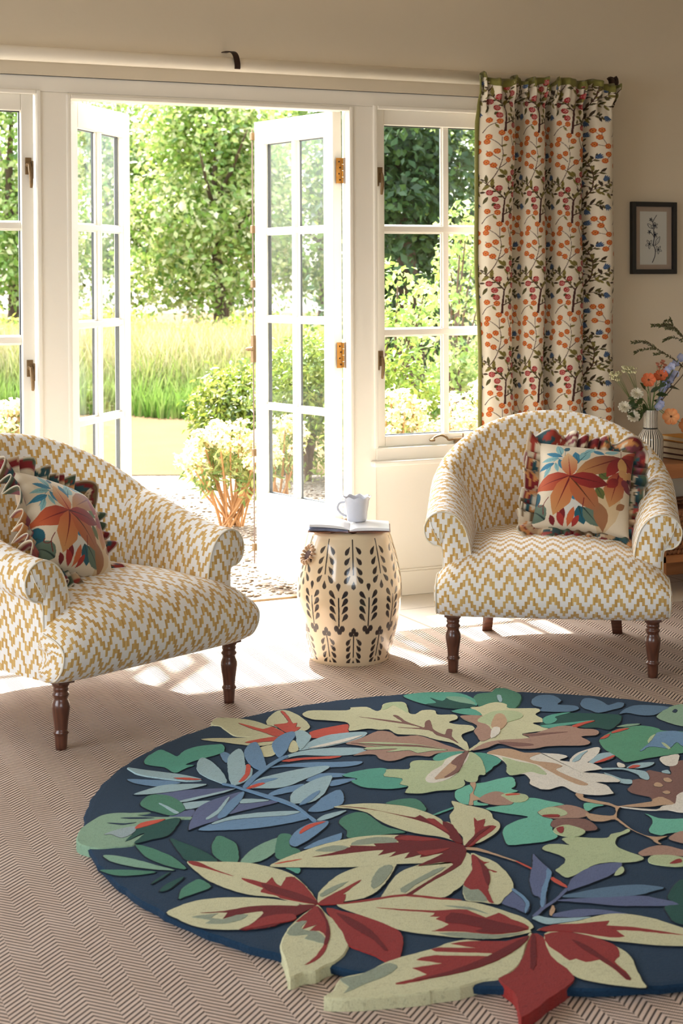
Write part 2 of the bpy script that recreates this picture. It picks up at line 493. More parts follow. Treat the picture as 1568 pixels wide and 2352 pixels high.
RUG = """
1 cream! -409,937 -384,963 -361,954 -319,919 -296,877 -286,835 -275,799 -272,751 -275,728 -302,718 -337,735 -380,762 -403,785 -404,850 -404,886 -416,904
1 cream -284,840 -269,882 -242,919 -205,959 -180,954 -171,911 -170,859 -178,801 -193,760 -222,738 -258,732 -270,749 -268,784 -274,817
1 cream -495,788 -461,783 -408,758 -350,741 -302,718 -323,683 -344,664 -381,665 -417,694 -449,732 -483,766
1 cream -388,647 -346,660 -339,645 -372,574 -405,568 -398,608
1 cream -292,667 -276,660 -302,583 -329,580
2 coral -350,890 -332,851 -312,805 -282,815 -277,794 -272,751 -285,721 -311,728 -317,760 -335,811 -345,851
2 coral -199,950 -192,934 -209,853 -217,820 -204,820 -222,786 -213,775 -239,746 -259,744 -270,749 -268,808 -268,832 -239,830 -219,846
2 coral -401,709 -373,718 -326,724 -302,718 -321,687 -354,692 -388,695
1 coral -210,721 -173,738 -119,748 -84,750 -88,727 -116,675 -157,665 -197,662 -226,670
3 blue -349,650 -315,702 -274,739 -246,744 -262,699 -293,657 -328,596 -368,545 -369,572
3 ltblue -243,742 -220,743 -219,701 -228,671 -264,620 -294,585 -281,640 -259,698
3 blue -432,635 -398,685 -375,696 -382,655 -400,587 -435,479 -457,470 -461,512 -453,570
3 ltblue -438,660 -441,618 -472,528 -471,517 -470,486 -491,436 -527,396 -559,396 -515,538 -481,616
4 coral -471,522 -465,509 -492,447 -524,404 -539,401 -502,452
3 ltblue -564,614 -549,627 -541,592 -544,512 -559,430 -572,407 -581,412 -599,489 -596,537 -581,580
1 blue -491,658 -479,652 -476,619 -500,572 -511,567 -503,616
4 blue -574,409 -555,376 -540,341 -509,275 -487,220 -479,159 -481,105 -480,63 -491,64 -487,116 -491,165 -499,199 -519,253 -549,331 -563,370 -581,398
4 blue -542,365 -494,428 -440,482 -379,535 -350,552 -350,537 -389,509 -437,465 -491,407 -535,352
1 ltblue -302,583 -251,636 -186,674 -119,676 -73,660 -82,635 -119,607 -176,589 -228,580 -275,581
2 white -271,590 -198,611 -123,632 -95,630 -154,601 -226,585
1 ltblue -358,546 -318,569 -262,575 -191,557 -140,522 -160,493 -206,489 -260,509 -309,538 -341,537 -363,527
1 coral -379,519 -332,522 -277,507 -222,489 -257,481 -324,503 -362,501
1 blue -432,478 -384,485 -321,476 -256,449 -196,426 -215,404 -261,405 -325,431 -374,460 -411,473
2 ltblue -528,358 -486,405 -435,420 -370,433 -309,434 -287,418 -333,380 -391,349 -437,324 -477,320 -513,337 -527,344
3 blue -513,379 -478,396 -440,387 -489,368 -516,357
3 coral -539,350 -499,372 -484,365 -521,345
1 blue -503,291 -471,312 -433,322 -401,321 -431,284 -466,277 -496,273 -512,276
2 ltblue -468,246 -444,281 -408,310 -358,343 -313,351 -347,290 -394,224 -439,188 -465,192 -484,201
3 blue -471,185 -430,228 -388,258 -402,233 -446,191
1 blue -463,147 -433,176 -391,218 -339,244 -368,162 -401,134 -441,119 -470,129
1 blue -384,346 -333,380 -274,351 -295,332 -335,342 -375,332
1 blue -340,305 -316,318 -268,305 -301,287 -347,276
1 ltblue -481,67 -446,96 -390,103 -416,82 -460,65
2 blue -593,-42 -569,1 -532,38 -490,59 -458,52 -483,15 -535,-31 -567,-54 -590,-66
3 coral -545,13 -520,41 -487,54 -464,51 -495,37 -524,19 -547,2
1 blue -577,-83 -526,-51 -478,-35 -462,-31 -486,-70 -523,-75 -560,-87
1 ltblue! -746,634 -729,616 -697,580 -655,535 -625,496 -612,460 -649,468 -681,499 -713,533 -738,570 -745,603
2 coral -671,503 -634,486 -612,460 -647,473
1 blue -775,543 -732,518 -686,486 -667,458 -724,457 -750,479 -769,507
2 ltblue -797,423 -756,444 -709,459 -658,444 -614,421 -642,408 -686,402 -733,405 -767,408
1 peri -754,398 -714,401 -664,400 -609,383 -566,360 -605,353 -666,341 -709,335 -737,335
2 ltblue -723,328 -666,341 -605,353 -561,360 -601,342 -657,328 -702,318
1 ltblue -716,308 -690,313 -645,300 -675,279 -701,266 -723,272
2 peri -761,136 -729,203 -694,262 -655,296 -605,317 -555,329 -584,270 -633,207 -675,168 -722,150 -753,136
3 blue -674,184 -628,256 -555,329 -579,277 -633,207 -660,178
4 ltblue -700,188 -658,228 -617,286 -599,305 -628,256 -664,205 -698,179
1 peri -594,253 -573,279 -539,258 -504,228 -548,214 -599,204 -647,193 -607,242
2 ltblue -592,252 -573,279 -522,245 -551,242
1 blue -742,123 -700,152 -646,175 -579,173 -517,156 -489,138 -489,92 -521,82 -563,78 -629,81 -689,98
2 ltblue -700,152 -646,175 -579,173 -517,156 -489,138 -529,128 -590,144 -654,154 -693,144
1 peri -768,242 -737,257 -704,258 -728,214 -773,228
1 teal -677,694 -646,727 -622,743 -611,705 -603,669 -571,707 -526,730 -482,725 -461,715 -477,662 -501,641 -550,622 -574,613 -608,593 -589,579 -619,563 -647,541 -658,551 -663,594 -698,641
2 green -805,350 -771,397 -744,397 -724,374 -714,329 -720,274 -734,256 -764,240 -785,272 -801,305
3 ltblue -764,335 -756,318 -743,255 -754,252 -761,303
1 mgrey! -992,208 -969,252 -938,286 -905,312 -873,314 -843,299 -802,284 -836,279 -803,250 -728,214 -731,204 -763,219 -786,222 -831,214 -864,198 -874,175 -911,122 -859,151 -889,112 -904,96 -942,103 -976,112 -997,141 -1003,166
2 ltgrey -939,186 -903,204 -861,208 -873,174 -903,149 -916,155 -924,179
3 coral -865,198 -844,221 -813,226 -786,222 -812,205 -842,195 -864,190
2 navy -874,276 -836,262 -805,243 -844,254
2 navy -911,257 -876,236 -851,232 -883,229
2 dgreen -872,174 -864,190 -836,196 -787,218 -754,215 -785,156 -817,116 -854,110 -897,104 -860,148 -865,154 -911,122
1 green -896,96 -877,72 -856,21 -846,-21 -844,-86 -863,-73 -886,-30 -899,19 -899,64
1 dgreen -816,100 -802,70 -785,24 -773,-26 -771,-75 -799,-64 -827,-44 -826,14
1 green -753,8 -731,51 -714,70 -703,45 -698,5 -713,-48 -734,-96 -760,-87 -765,-38
1 mint -978,64 -953,49 -922,9 -894,-40 -868,-85 -898,-67 -935,-35 -966,8 -977,35
1 green -1009,-17 -981,-27 -940,-50 -906,-77 -940,-78 -981,-65 -1001,-38
1 dgreen -933,-131 -909,-108 -881,-90 -898,-109 -932,-135
1 dgreen -933,-180 -906,-148 -863,-126 -883,-151 -917,-180
1 green -911,-234 -892,-192 -866,-167 -839,-153 -832,-202 -866,-219 -897,-230
1 mint -728,-98 -693,-54 -659,-25 -603,2 -629,-54 -646,-83 -682,-110 -699,-114 -719,-113
1 green -603,2 -581,22 -569,1 -598,-54 -589,-81 -597,-107 -641,-126 -649,-97
1 green -441,30 -415,65 -376,80 -358,62 -358,9 -356,-39 -333,-87 -371,-82 -417,-78 -463,-65 -446,-23
1 green -287,107 -248,119 -208,105 -214,47 -229,19 -248,34 -264,81
1 teal -226,-11 -158,15 -162,7 -213,-13
1 teal -656,-171 -630,-184 -645,-212 -652,-189
2 cream -828,-50 -797,-66 -737,-98 -705,-126 -670,-179 -659,-215 -658,-249 -661,-308 -672,-369 -681,-378 -702,-369 -731,-322 -738,-310 -779,-276 -804,-234 -824,-179 -831,-122 -833,-81
3 red -760,-187 -740,-212 -726,-234 -703,-210 -707,-235 -705,-263 -677,-223 -660,-231 -662,-232 -660,-279 -672,-369 -681,-378 -703,-354 -730,-319 -731,-306 -753,-273 -741,-257 -752,-229 -761,-202
4 dred -735,-231 -710,-273 -688,-317 -672,-370 -681,-377 -705,-345 -729,-298 -740,-270
3 red -828,-50 -810,-63 -797,-106 -783,-144 -771,-170 -788,-142 -806,-106 -826,-76
2 cream -956,-291 -924,-271 -888,-260 -842,-264 -795,-283 -752,-311 -710,-352 -708,-365 -680,-382 -710,-400 -760,-424 -792,-441 -830,-439 -864,-426 -906,-403 -933,-370 -947,-330
3 dred -898,-322 -854,-333 -802,-333 -754,-349 -718,-370 -710,-368 -680,-382 -710,-400 -760,-424 -792,-441 -830,-439 -860,-428 -835,-417 -799,-387 -787,-365 -839,-361 -870,-367 -850,-342 -880,-331
4 red -804,-398 -772,-393 -740,-405 -742,-427 -763,-434 -789,-432 -828,-433 -852,-429 -826,-414
3 sage -920,-333 -892,-335 -868,-340 -888,-351 -869,-370 -839,-361 -819,-370 -841,-387 -876,-390 -906,-373 -892,-363
2 cream! -676,-384 -681,-424 -679,-473 -688,-528 -701,-573 -729,-610 -757,-632 -780,-639 -803,-652 -825,-647 -852,-657 -846,-637 -829,-580 -817,-530 -783,-476 -746,-434 -709,-404 -686,-387
3 red -686,-387 -680,-404 -692,-460 -712,-517 -735,-557 -760,-595 -788,-618 -811,-624 -777,-599 -744,-559 -726,-530 -726,-497 -742,-490 -716,-469 -752,-478 -729,-449 -749,-440 -712,-410
4 dred -682,-389 -682,-410 -692,-460 -712,-517 -735,-557 -744,-559 -724,-524 -699,-470 -690,-427
3 sage -785,-482 -751,-445 -728,-446 -752,-471 -744,-489 -729,-502 -730,-534 -742,-554 -754,-535 -764,-518 -751,-505 -775,-500
2 red -668,-403 -648,-430 -628,-457 -609,-486 -591,-548 -597,-591 -628,-646 -668,-704 -671,-691 -679,-645 -694,-608 -704,-578 -690,-527 -681,-466
3 dred -661,-434 -645,-476 -637,-533 -641,-583 -648,-630 -654,-630 -652,-584 -658,-542 -664,-487
2 cream -669,-363 -651,-328 -622,-296 -576,-257 -532,-238 -484,-229 -432,-234 -456,-275 -502,-331 -544,-371 -582,-390 -620,-389 -645,-389 -675,-381
3 red -677,-380 -643,-354 -598,-330 -548,-302 -556,-313 -610,-355 -605,-357 -629,-396 -650,-393
3 sage -530,-318 -485,-261 -456,-251 -455,-267 -496,-319 -543,-357
3 sage -651,-335 -611,-309 -572,-298 -623,-334 -652,-349
2 cream -643,-397 -618,-402 -550,-405 -500,-411 -453,-452 -417,-482 -385,-519 -362,-569 -348,-610 -351,-650 -366,-663 -376,-674 -440,-672 -492,-647 -538,-609 -565,-587 -590,-555 -602,-516 -622,-466 -638,-431
3 red -643,-397 -595,-398 -549,-402 -498,-408 -451,-449 -412,-482 -455,-457 -503,-417 -553,-410 -599,-407
3 red -581,-444 -534,-477 -485,-507 -454,-517 -427,-530 -413,-579 -379,-569 -373,-606 -363,-636 -369,-662 -415,-660 -449,-648 -478,-622 -530,-593 -530,-591 -492,-576 -502,-544 -487,-537 -507,-528 -490,-516 -536,-483
4 dred -462,-530 -430,-566 -402,-609 -371,-660 -415,-658 -447,-644 -463,-625 -444,-622 -474,-583 -494,-565
3 sage -456,-494 -415,-522 -400,-568 -415,-540
3 sage -529,-605 -480,-625 -432,-660 -381,-670 -439,-671 -492,-646
2 cream! -374,-675 -397,-692 -449,-687 -496,-653 -534,-650 -565,-659 -639,-668 -677,-677 -728,-699 -773,-700 -806,-740 -830,-756 -788,-779 -735,-794 -670,-811 -647,-811 -604,-818 -553,-811 -525,-817 -486,-800 -448,-767 -410,-717 -378,-685
3 red -384,-687 -421,-720 -489,-755 -562,-771 -624,-770 -686,-769 -697,-760 -631,-753 -644,-718 -584,-725 -621,-692 -581,-689 -495,-734 -486,-723 -573,-674 -560,-661 -496,-695 -531,-656 -486,-665 -434,-690
4 dred -384,-687 -421,-720 -489,-755 -562,-771 -624,-770 -669,-766 -587,-759 -519,-741 -459,-717
3 sage -779,-703 -741,-704 -679,-681 -667,-687 -666,-705 -702,-728 -748,-741 -795,-757 -776,-738
2 red! -373,-680 -362,-701 -382,-754 -391,-795 -392,-838 -406,-874 -427,-892 -461,-910 -488,-923 -526,-945 -568,-963 -548,-921 -533,-889 -529,-857 -527,-820 -489,-806 -452,-773 -411,-725
3 dred -382,-692 -374,-695 -439,-801 -455,-808
2 cream -352,-690 -319,-698 -287,-729 -269,-769 -263,-811 -267,-846 -286,-888 -306,-935 -317,-961 -346,-941 -376,-913 -401,-877 -397,-836 -396,-792 -384,-753
3 red -356,-696 -319,-698 -287,-729 -269,-769 -266,-801 -284,-834 -306,-850 -311,-891 -319,-919 -327,-918 -320,-879 -320,-836 -331,-831 -352,-828 -360,-809 -374,-810 -374,-773 -374,-742
4 dred -322,-736 -312,-772 -313,-824 -313,-868 -319,-919 -328,-919 -323,-878 -324,-826 -327,-780
2 cream -357,-671 -314,-663 -264,-667 -234,-664 -190,-664 -151,-687 -124,-725 -104,-780 -94,-821 -86,-848 -115,-858 -154,-847 -195,-823 -228,-796 -265,-763 -287,-729 -315,-692
3 red -355,-672 -314,-663 -272,-679 -210,-693 -228,-709 -186,-737 -124,-807 -184,-758 -224,-735 -225,-766 -253,-757 -283,-723 -317,-695
2 cream -406,134 -363,134 -320,120 -283,95 -251,60 -230,5 -224,-46 -227,-63 -216,-78 -235,-143 -245,-183 -259,-202 -266,-181 -280,-148 -310,-116 -332,-78 -347,-34 -354,17 -354,65 -377,105 -396,119
3 dred -396,134 -348,96 -323,60 -299,24 -272,-13 -254,-3 -253,-32 -237,-39 -239,-86 -227,-63 -219,-95 -245,-183 -256,-205 -264,-196 -266,-164 -258,-150 -258,-95 -265,-55 -285,-7 -311,39 -339,82
4 red -255,-36 -239,-43 -241,-89 -250,-135 -254,-101
2 cream -683,-150 -649,-126 -594,-102 -542,-84 -475,-72 -415,-75 -355,-99 -317,-130 -287,-162 -261,-210 -262,-227 -282,-259 -320,-296 -355,-287 -404,-267 -454,-248 -495,-240 -558,-218 -618,-189 -665,-165
3 dred -582,-141 -536,-138 -483,-121 -482,-113 -432,-141 -430,-125 -377,-142 -378,-119 -355,-99 -317,-130 -287,-162 -261,-210 -262,-227 -270,-247 -298,-280 -327,-295 -353,-284 -404,-284 -382,-270 -321,-241 -344,-239 -379,-242 -368,-227 -410,-232 -383,-203 -436,-211 -406,-188 -453,-191 -427,-169 -470,-157 -527,-151
4 red -375,-120 -341,-114 -309,-143 -289,-166 -330,-155
4 red -369,-210 -331,-215 -294,-220 -326,-234 -362,-238
3 coral -671,-144 -640,-139 -606,-142 -642,-145
3 sage -454,-91 -407,-91 -376,-111 -382,-139 -423,-124 -444,-122 -478,-110
3 sage -562,-109 -514,-97 -488,-119 -519,-134
2 cream -280,-260 -276,-256 -276,-279 -306,-333 -338,-378 -373,-415 -405,-436 -435,-455 -466,-438 -503,-413 -549,-402 -547,-399 -503,-346 -456,-299 -401,-277 -367,-281 -331,-299 -330,-299 -300,-285
3 dred -499,-411 -448,-380 -384,-341 -336,-308 -333,-298 -298,-280 -276,-256 -281,-265 -321,-315 -378,-349 -435,-380 -486,-414
3 sage -495,-380 -447,-350 -386,-317 -357,-314 -399,-342 -460,-374 -495,-402
2 cream -268,-265 -258,-293 -249,-326 -253,-370 -264,-419 -288,-472 -329,-508 -354,-531 -367,-525 -384,-507 -405,-487 -386,-440 -363,-404 -332,-371 -295,-316
3 red -273,-275 -268,-289 -270,-322 -260,-327 -278,-335 -282,-361 -273,-382 -281,-381 -285,-366 -306,-410 -338,-458 -354,-496 -363,-522 -369,-514 -360,-478 -356,-449 -370,-442 -371,-416 -350,-389 -314,-351
4 dred -271,-293 -278,-335 -285,-366 -306,-410 -329,-441 -313,-396 -288,-342
3 sage -374,-420 -371,-445 -356,-449 -360,-478 -370,-509 -388,-500 -403,-483
2 cream -259,-216 -235,-167 -228,-119 -213,-75 -192,-32 -162,1 -144,49 -134,44 -124,11 -103,-23 -99,-56 -115,-96 -117,-127 -143,-167 -178,-194 -219,-217 -245,-217
3 red -256,-218 -219,-187 -185,-134 -152,-71 -156,-96 -133,-90 -161,-132 -147,-132 -136,-144 -164,-169 -208,-198 -236,-221 -253,-228
4 dred -256,-218 -212,-178 -183,-154 -145,-137 -178,-162 -218,-193 -252,-226
2 tan -263,-229 -242,-242 -229,-272 -217,-308 -204,-348 -208,-352 -222,-317 -235,-284 -253,-255 -268,-242
2 coral -204,-348 -197,-391 -202,-402 -208,-352
2 coral -195,-463 -185,-457 -185,-505 -192,-517 -198,-483
2 peri -153,-326 -156,-348 -164,-390 -169,-421 -180,-443 -209,-478 -246,-527 -279,-577 -315,-608 -325,-608 -288,-577 -267,-538 -269,-517 -245,-465 -211,-412 -186,-379
3 blue -169,-421 -180,-443 -209,-478 -246,-527 -281,-576 -287,-573 -242,-504 -201,-455 -173,-413
1 peri -290,-473 -290,-501 -294,-535 -307,-564 -331,-591 -338,-563 -346,-545 -347,-525 -327,-504
2 blue -290,-473 -290,-501 -294,-535 -307,-564 -331,-591 -332,-586 -311,-556 -302,-531 -298,-497 -297,-482
1 peri -223,-539 -183,-508 -158,-482 -117,-455 -71,-437 -32,-439 -12,-448 -30,-470 -72,-497 -112,-510 -154,-522 -192,-530
1 slate -220,-547 -182,-546 -131,-546 -84,-553 -43,-569 -14,-599 -48,-605 -77,-609 -118,-602 -159,-588 -198,-570 -225,-554
1 peri -245,-562 -199,-572 -139,-595 -80,-614 -58,-643 -32,-682 -69,-677 -107,-659 -154,-636 -194,-602 -227,-577
1 peri -294,-619 -265,-616 -229,-618 -193,-638 -171,-661 -157,-679 -186,-665 -217,-656 -251,-651 -288,-634
2 ltblue -334,-618 -317,-614 -306,-631 -261,-652 -229,-662 -270,-665 -305,-660 -326,-655 -333,-635
2 peri -328,-609 -289,-581 -243,-555 -201,-525 -201,-532 -250,-569 -286,-588 -319,-613
2 tan -293,-614 -269,-584 -265,-586 -275,-605 -295,-625
1 dgreen -42,-650 -6,-612 30,-585 46,-580 62,-606 19,-680 -72,-782 -93,-766 -100,-752 -96,-731 -71,-679 -40,-682
1 mintc -53,-311 -52,-297 -44,-271 -15,-274 11,-294 45,-310 67,-294 94,-292 121,-282 111,-300 68,-317 41,-349 34,-375 40,-406 47,-438 36,-454 11,-455 -12,-448 -30,-436 -69,-434 -117,-455 -146,-468 -162,-467 -161,-434 -157,-423 -121,-399 -104,-373 -108,-343 -119,-309 -97,-290 -73,-295
1 mintc -67,-502 -43,-478 -24,-466 -30,-484 -48,-501
1 aqua -141,-181 -111,-147 -67,-127 -37,-117 -69,-77 -97,-29 -50,-25 -10,-18 37,-5 61,-39 84,-81 50,-82 -1,-101 -5,-136 3,-161 -27,-204 -40,-229 -47,-257 -84,-271 -123,-267 -170,-256 -159,-219
1 aqua -114,85 -90,120 -41,143 1,141 41,151 80,147 53,88 31,71 37,49 4,47 -38,58 -73,39 -90,20 -74,-5 -97,-3 -126,24 -126,55
2 brown -75,40 -45,61 -13,69 0,39 -19,-23 -50,-25 -74,-5 -81,25
3 mintc -16,38 7,45 28,31 38,12 29,-11 4,-25 -17,-15 -17,21
4 coral -4,37 21,34 26,22 -4,28
2 tan -37,150 -21,152 -42,115 -71,74 -71,47 -79,33 -95,31 -109,7 -118,12 -94,49 -78,77 -55,102
2 brown -1,-101 34,-83 57,-85 86,-87 103,-116 100,-158 70,-177 36,-165 7,-155 -6,-132
3 mintc -1,-105 32,-86 52,-92 60,-122 48,-145 22,-149 -3,-133
4 red -2,-126 30,-137 24,-151 -5,-136
2 dbrown -14,-178 9,-160 38,-170 70,-189 68,-233 54,-258 34,-257 5,-243 -25,-205
3 mintc -37,-223 -10,-204 14,-207 27,-246 17,-265 -16,-276 -39,-253
4 red -23,-213 -3,-211 -21,-239 -33,-244
2 tan 143,-36 156,-24 161,-41 150,-62 163,-87 181,-117 187,-145 210,-148 246,-151 276,-152 290,-140 319,-136 314,-191 286,-185 250,-182 212,-164 191,-154 169,-171 142,-207 137,-225 126,-286 129,-333 146,-353 171,-359 134,-373 128,-395 122,-386 128,-351 123,-311 122,-271 128,-220 99,-220 76,-202 93,-156 114,-179 140,-195 169,-164 174,-138 151,-106 135,-73
1 aqua 128,-95 145,-99 162,-126 136,-127 111,-143 105,-133
1 aqua 209,-246 214,-214 224,-253 248,-271 271,-279 290,-298 249,-352 218,-350 181,-345 161,-348 150,-324 162,-303 189,-277
3 white 187,-152 223,-183 253,-205 282,-190 314,-191 354,-145 383,-129 409,-142 357,-227 296,-246 274,-218 235,-203 204,-174
2 brown 51,-419 79,-403 114,-398 133,-410 149,-442 166,-462 149,-484 114,-467 74,-442 50,-437
3 mintc 52,-454 73,-444 104,-458 121,-480 130,-499 109,-523 75,-517 50,-495 39,-476
4 red 72,-499 101,-485 110,-489 98,-504
2 brown 165,-369 195,-352 220,-347 242,-361 200,-417 173,-411 162,-387
1 dbrown 281,-50 311,-26 325,-2 350,2 365,-13 389,31 412,49 422,36 430,20 443,-3 479,54 500,52 521,76 540,79 565,63 483,-62 409,-142 379,-135 358,-140 320,-187 293,-174 284,-148 292,-123 275,-92 273,-69
2 tan 358,-49 375,-41 373,-64 360,-73 350,-64
2 tan 403,-24 418,-22 415,-45 400,-53 395,-43
2 tan 339,-108 357,-102 355,-119 341,-124
1 white 495,118 528,128 560,126 532,87 498,53 473,61
2 ltblue 317,111 354,97 378,73 398,44 382,3 363,-16 358,6 367,34 356,80 311,98
1 ltblue 300,78 310,53 314,20 330,4 311,-22 293,-2
1 white 380,135 386,116 375,96 360,103
1 ltblue 374,88 417,109 463,97 434,75 399,72
2 coral 376,85 402,99 416,88 389,77
2 ltblue 438,28 455,28 443,1 430,16
1 white 269,185 302,224 339,250 386,267 412,264 380,221 333,183 306,167 287,180
2 ltblue 277,185 304,214 340,240 369,253 336,225 300,191
1 ltblue 312,164 354,199 380,217 412,215 400,177 353,156 322,155
2 coral 322,155 366,176 403,189 403,180 353,156
1 gteal 442,309 472,341 514,368 558,386 593,389 628,387 649,362 654,340 654,320 697,290 726,256 623,122 578,130 531,131 475,132 430,128 399,130 404,166 410,207 416,249
2 coral 458,329 491,351 507,353 483,331 460,323
2 coral 519,366 556,382 585,378 552,364 518,357
2 blue 491,194 542,233 609,294 633,311 674,306 692,282 716,242 638,159 612,176 620,214 568,175 556,190 531,211 493,189
3 mintc 579,224 585,217 573,177 564,177
3 mintc 573,273 609,298 606,290 549,239
1 mgrey 725,446 775,485 814,509 844,516 866,516 897,479 764,306 726,329 713,380 713,421
2 navy 792,466 813,482 811,467 790,451
1 dgreen 415,545 442,573 487,587 526,579 563,556 626,515 636,489 602,444 565,412 529,390 512,418 481,433 464,451 436,475 388,468 380,502
2 teal 415,545 442,573 487,587 530,580 467,561 456,535 425,509 403,510
2 teal 380,502 423,501 478,494 547,486 495,476 436,475 390,472
3 coral 458,464 514,482 541,478 494,461 462,447
1 mgrey 562,404 602,414 638,401 596,392
1 slate 494,733 531,770 559,778 585,758 575,701 543,669 579,638 571,603 530,590 474,618 460,637 484,658 474,689
1 slate 608,652 650,693 673,676 674,631 669,600 710,614 720,597 693,567 653,554 598,544 592,573 588,607
1 slate 642,507 681,541 732,565 774,549 812,510 775,485 723,457 689,474 669,510
1 teal 190,949 249,956 310,933 354,898 356,814 328,760 282,749 229,782 203,834 188,895
2 dgreen 249,893 263,845 298,876 292,831 326,761 265,751 229,782 203,834 240,836
3 mint 295,878 339,850 331,772 292,831
1 green! 371,848 404,873 440,870 475,903 499,892 506,853 504,811 473,757 416,691 390,690 388,718 351,749 337,769
2 ltblue 436,830 447,825 416,765 407,769
2 cream -161,880 -141,909 -112,914 -30,874 -8,890 -5,895 38,881 43,833 62,837 94,887 130,896 157,877 135,814 117,771 128,753 164,781 195,766 181,727 198,713 226,699 211,662 174,643 180,616 210,589 210,565 194,543 149,523 127,477 121,446 91,383 85,397 88,461 61,509 43,563 -6,598 -8,647 -33,658 -55,681 -109,683 -86,732 -83,767 -126,807 -154,833
3 mintc 65,835 97,886 129,894 152,872 134,815 116,778 115,824 114,864 84,839
3 dbrown -27,796 7,761 42,719 59,699 64,765 76,759 70,693 82,639 88,624 116,671 135,680 112,624 100,594 104,539 132,579 146,572 114,517 99,451 97,502 83,544 86,595 23,655 75,624 63,666 23,722 -7,768
1 brown -167,584 -105,612 -40,650 -13,625 -15,580 37,566 55,511 65,450 80,399 88,384 50,392 9,401 -25,385 -46,406 -76,410 -109,394 -134,396 -146,422 -141,457 -160,471 -195,478 -140,505 -132,523 -146,552
2 mintc -140,572 -91,559 -43,525 2,486 46,415 12,454 -31,485 -107,528
2 mintc -134,524 -78,508 -10,475 44,411 3,425 -37,423 -46,455 -105,466 -66,480 -140,505
3 dbrown -154,578 -75,527 -5,484 36,426 -12,471 -81,515
1 teal -290,340 -243,356 -190,356 -165,334 -158,237 -173,197 -226,194 -264,217 -285,241 -289,291 -267,299
1 teal -28,355 -12,379 22,400 78,384 9,348 -17,340
2 mintc -182,317 -165,334 -120,312 -94,356 -66,368 -32,347 -10,341 36,366 86,374 92,350 79,293 32,195 13,194 -18,151 -38,160 -37,179 -57,141 -93,121 -138,133 -178,130 -210,149 -204,165 -182,192 -193,216 -169,252 -200,287
3 white -122,220 -81,268 -30,304 9,348 78,373 67,341 6,267 -48,213 -91,191 -122,191
4 tan -98,218 -17,298 27,339 74,370 15,283 -53,216 -88,208
5 dbrown 88,379 38,313 -19,239 -65,212 -72,215 -24,251 -2,281 -5,303 27,339 71,371
1 teal 89,362 120,347 132,289 100,252 81,241 62,220 34,203 52,235 74,296
1 cream 300,747 331,745 372,765 401,765 412,733 396,694 464,661 460,631 430,607 422,548 405,531 375,534 387,468 373,457 297,458 294,419 280,403 222,425 183,427 152,420 94,382 98,396 162,449 189,527 227,581 224,631 226,667 246,683 290,662
2 brown 226,667 246,683 293,654 262,625 251,557 224,487 193,456 162,443 179,497 193,537 227,581
3 mintc 319,673 353,683 392,663 397,623 368,587 284,565 251,593 257,628
3 tan 315,637 341,656 346,635 312,564 262,516 257,554
4 white 230,508 257,542 270,530 238,481 198,454
1 teal 235,740 297,742 293,667 251,693
2 brown 101,383 152,420 206,433 291,414 294,453 332,447 387,468 431,476 458,457 462,431 492,411 490,382 464,359 424,367 417,314 387,295 334,315 293,329 256,325 217,344 204,383 191,406 150,387 117,381
3 dbrown 199,419 256,380 267,353 215,367
3 dbrown 294,448 329,442 375,432 415,418 350,421 302,426
2 white 123,346 166,363 197,348 210,304 248,285 246,286 284,259 292,229 256,212 287,180 316,158 317,115 307,104 256,104 294,69 302,18 287,1 240,24 250,-4 234,-58 223,-67 192,-63 166,-44 152,-18 153,27 140,33 109,25 91,38 91,42 89,80 107,109 118,153 89,157 88,187 116,234 129,290 128,322
3 tan 123,346 166,363 197,348 210,304 248,285 203,265 195,237 228,200 236,166 206,150 207,91 215,20 193,21 185,82 186,160 186,211 160,275 139,317
3 mintc 139,296 158,245 181,203 167,129 150,138 140,162 89,157 88,187 116,234
"""
# ------------------------------------------------------------------ room shell
YF = 5.648      # inner face of the painted timber front
def struct(o): o['kind'] = 'structure'; return o

def bx(name, boxes, mats, bevel=0, parent=None):
    b = MB()
    for q in boxes: b.box(*q[:6], q[6] if len(q) > 6 else 0)
    return b.build(name, mats, parent, bevel=bevel)

X0, X1, Y0, Y1, ZC = -2.6, 5.4, -1.6, 5.90, 2.75
struct(bx('floor', [(X0 - 0.2, X1 + 0.2, Y0 - 0.2, 5.775, -0.12, 0.0)], M['stone']))
WX0, WX1 = 0.10, 0.70      # third casement, left of the frame
struct(bx('wall_back', [
    (X0, X1, YF - 0.012, Y1, 1.975, ZC),                 # plaster over the timber front
    (3.47, X1, YF - 0.012, Y1, 0, 1.975),                # plaster right of the casement
    (X0, 0.0, YF - 0.012, Y1, 0, 1.975),
    (2.745, 3.47, YF + 0.004, Y1, 0, 0.535, 1),          # panel under the right casement
    (0.70, 1.45, YF + 0.004, Y1, 0, 0.535, 1),
    (0.0, 0.70, YF + 0.004, Y1, 0, 0.535, 1)], [M['plaster'], M['panel']]))
struct(bx('wall_right', [(X1, X1 + 0.15, Y0, Y1, 0, ZC)], M['plaster']))
struct(bx('wall_left', [(X0 - 0.15, X0, Y0, 1.4, 0, ZC), (X0 - 0.15, X0, 4.4, Y1, 0, ZC), (X0 - 0.15, X0, 1.4, 4.4, 0, 0.6), (X0 - 0.15, X0, 1.4, 4.4, 2.2, ZC)], M['plaster']))  # unseen opening added to hold the left fill lamp
# wall behind the photographer, with an opening added for the rear fill lamp
struct(bx('wall_front', [(X0, X1, Y0 - 0.15, Y0, 0, 0.7), (X0, X1, Y0 - 0.15, Y0, 2.1, ZC),
                         (X0, -1.6, Y0 - 0.15, Y0, 0.7, 2.1), (1.2, X1, Y0 - 0.15, Y0, 0.7, 2.1)], M['plaster']))
struct(bx('ceiling', [(X0 - 0.15, X1 + 0.15, Y0 - 0.15, Y1 + 0.1, ZC, ZC + 0.12)], M['ceiling']))

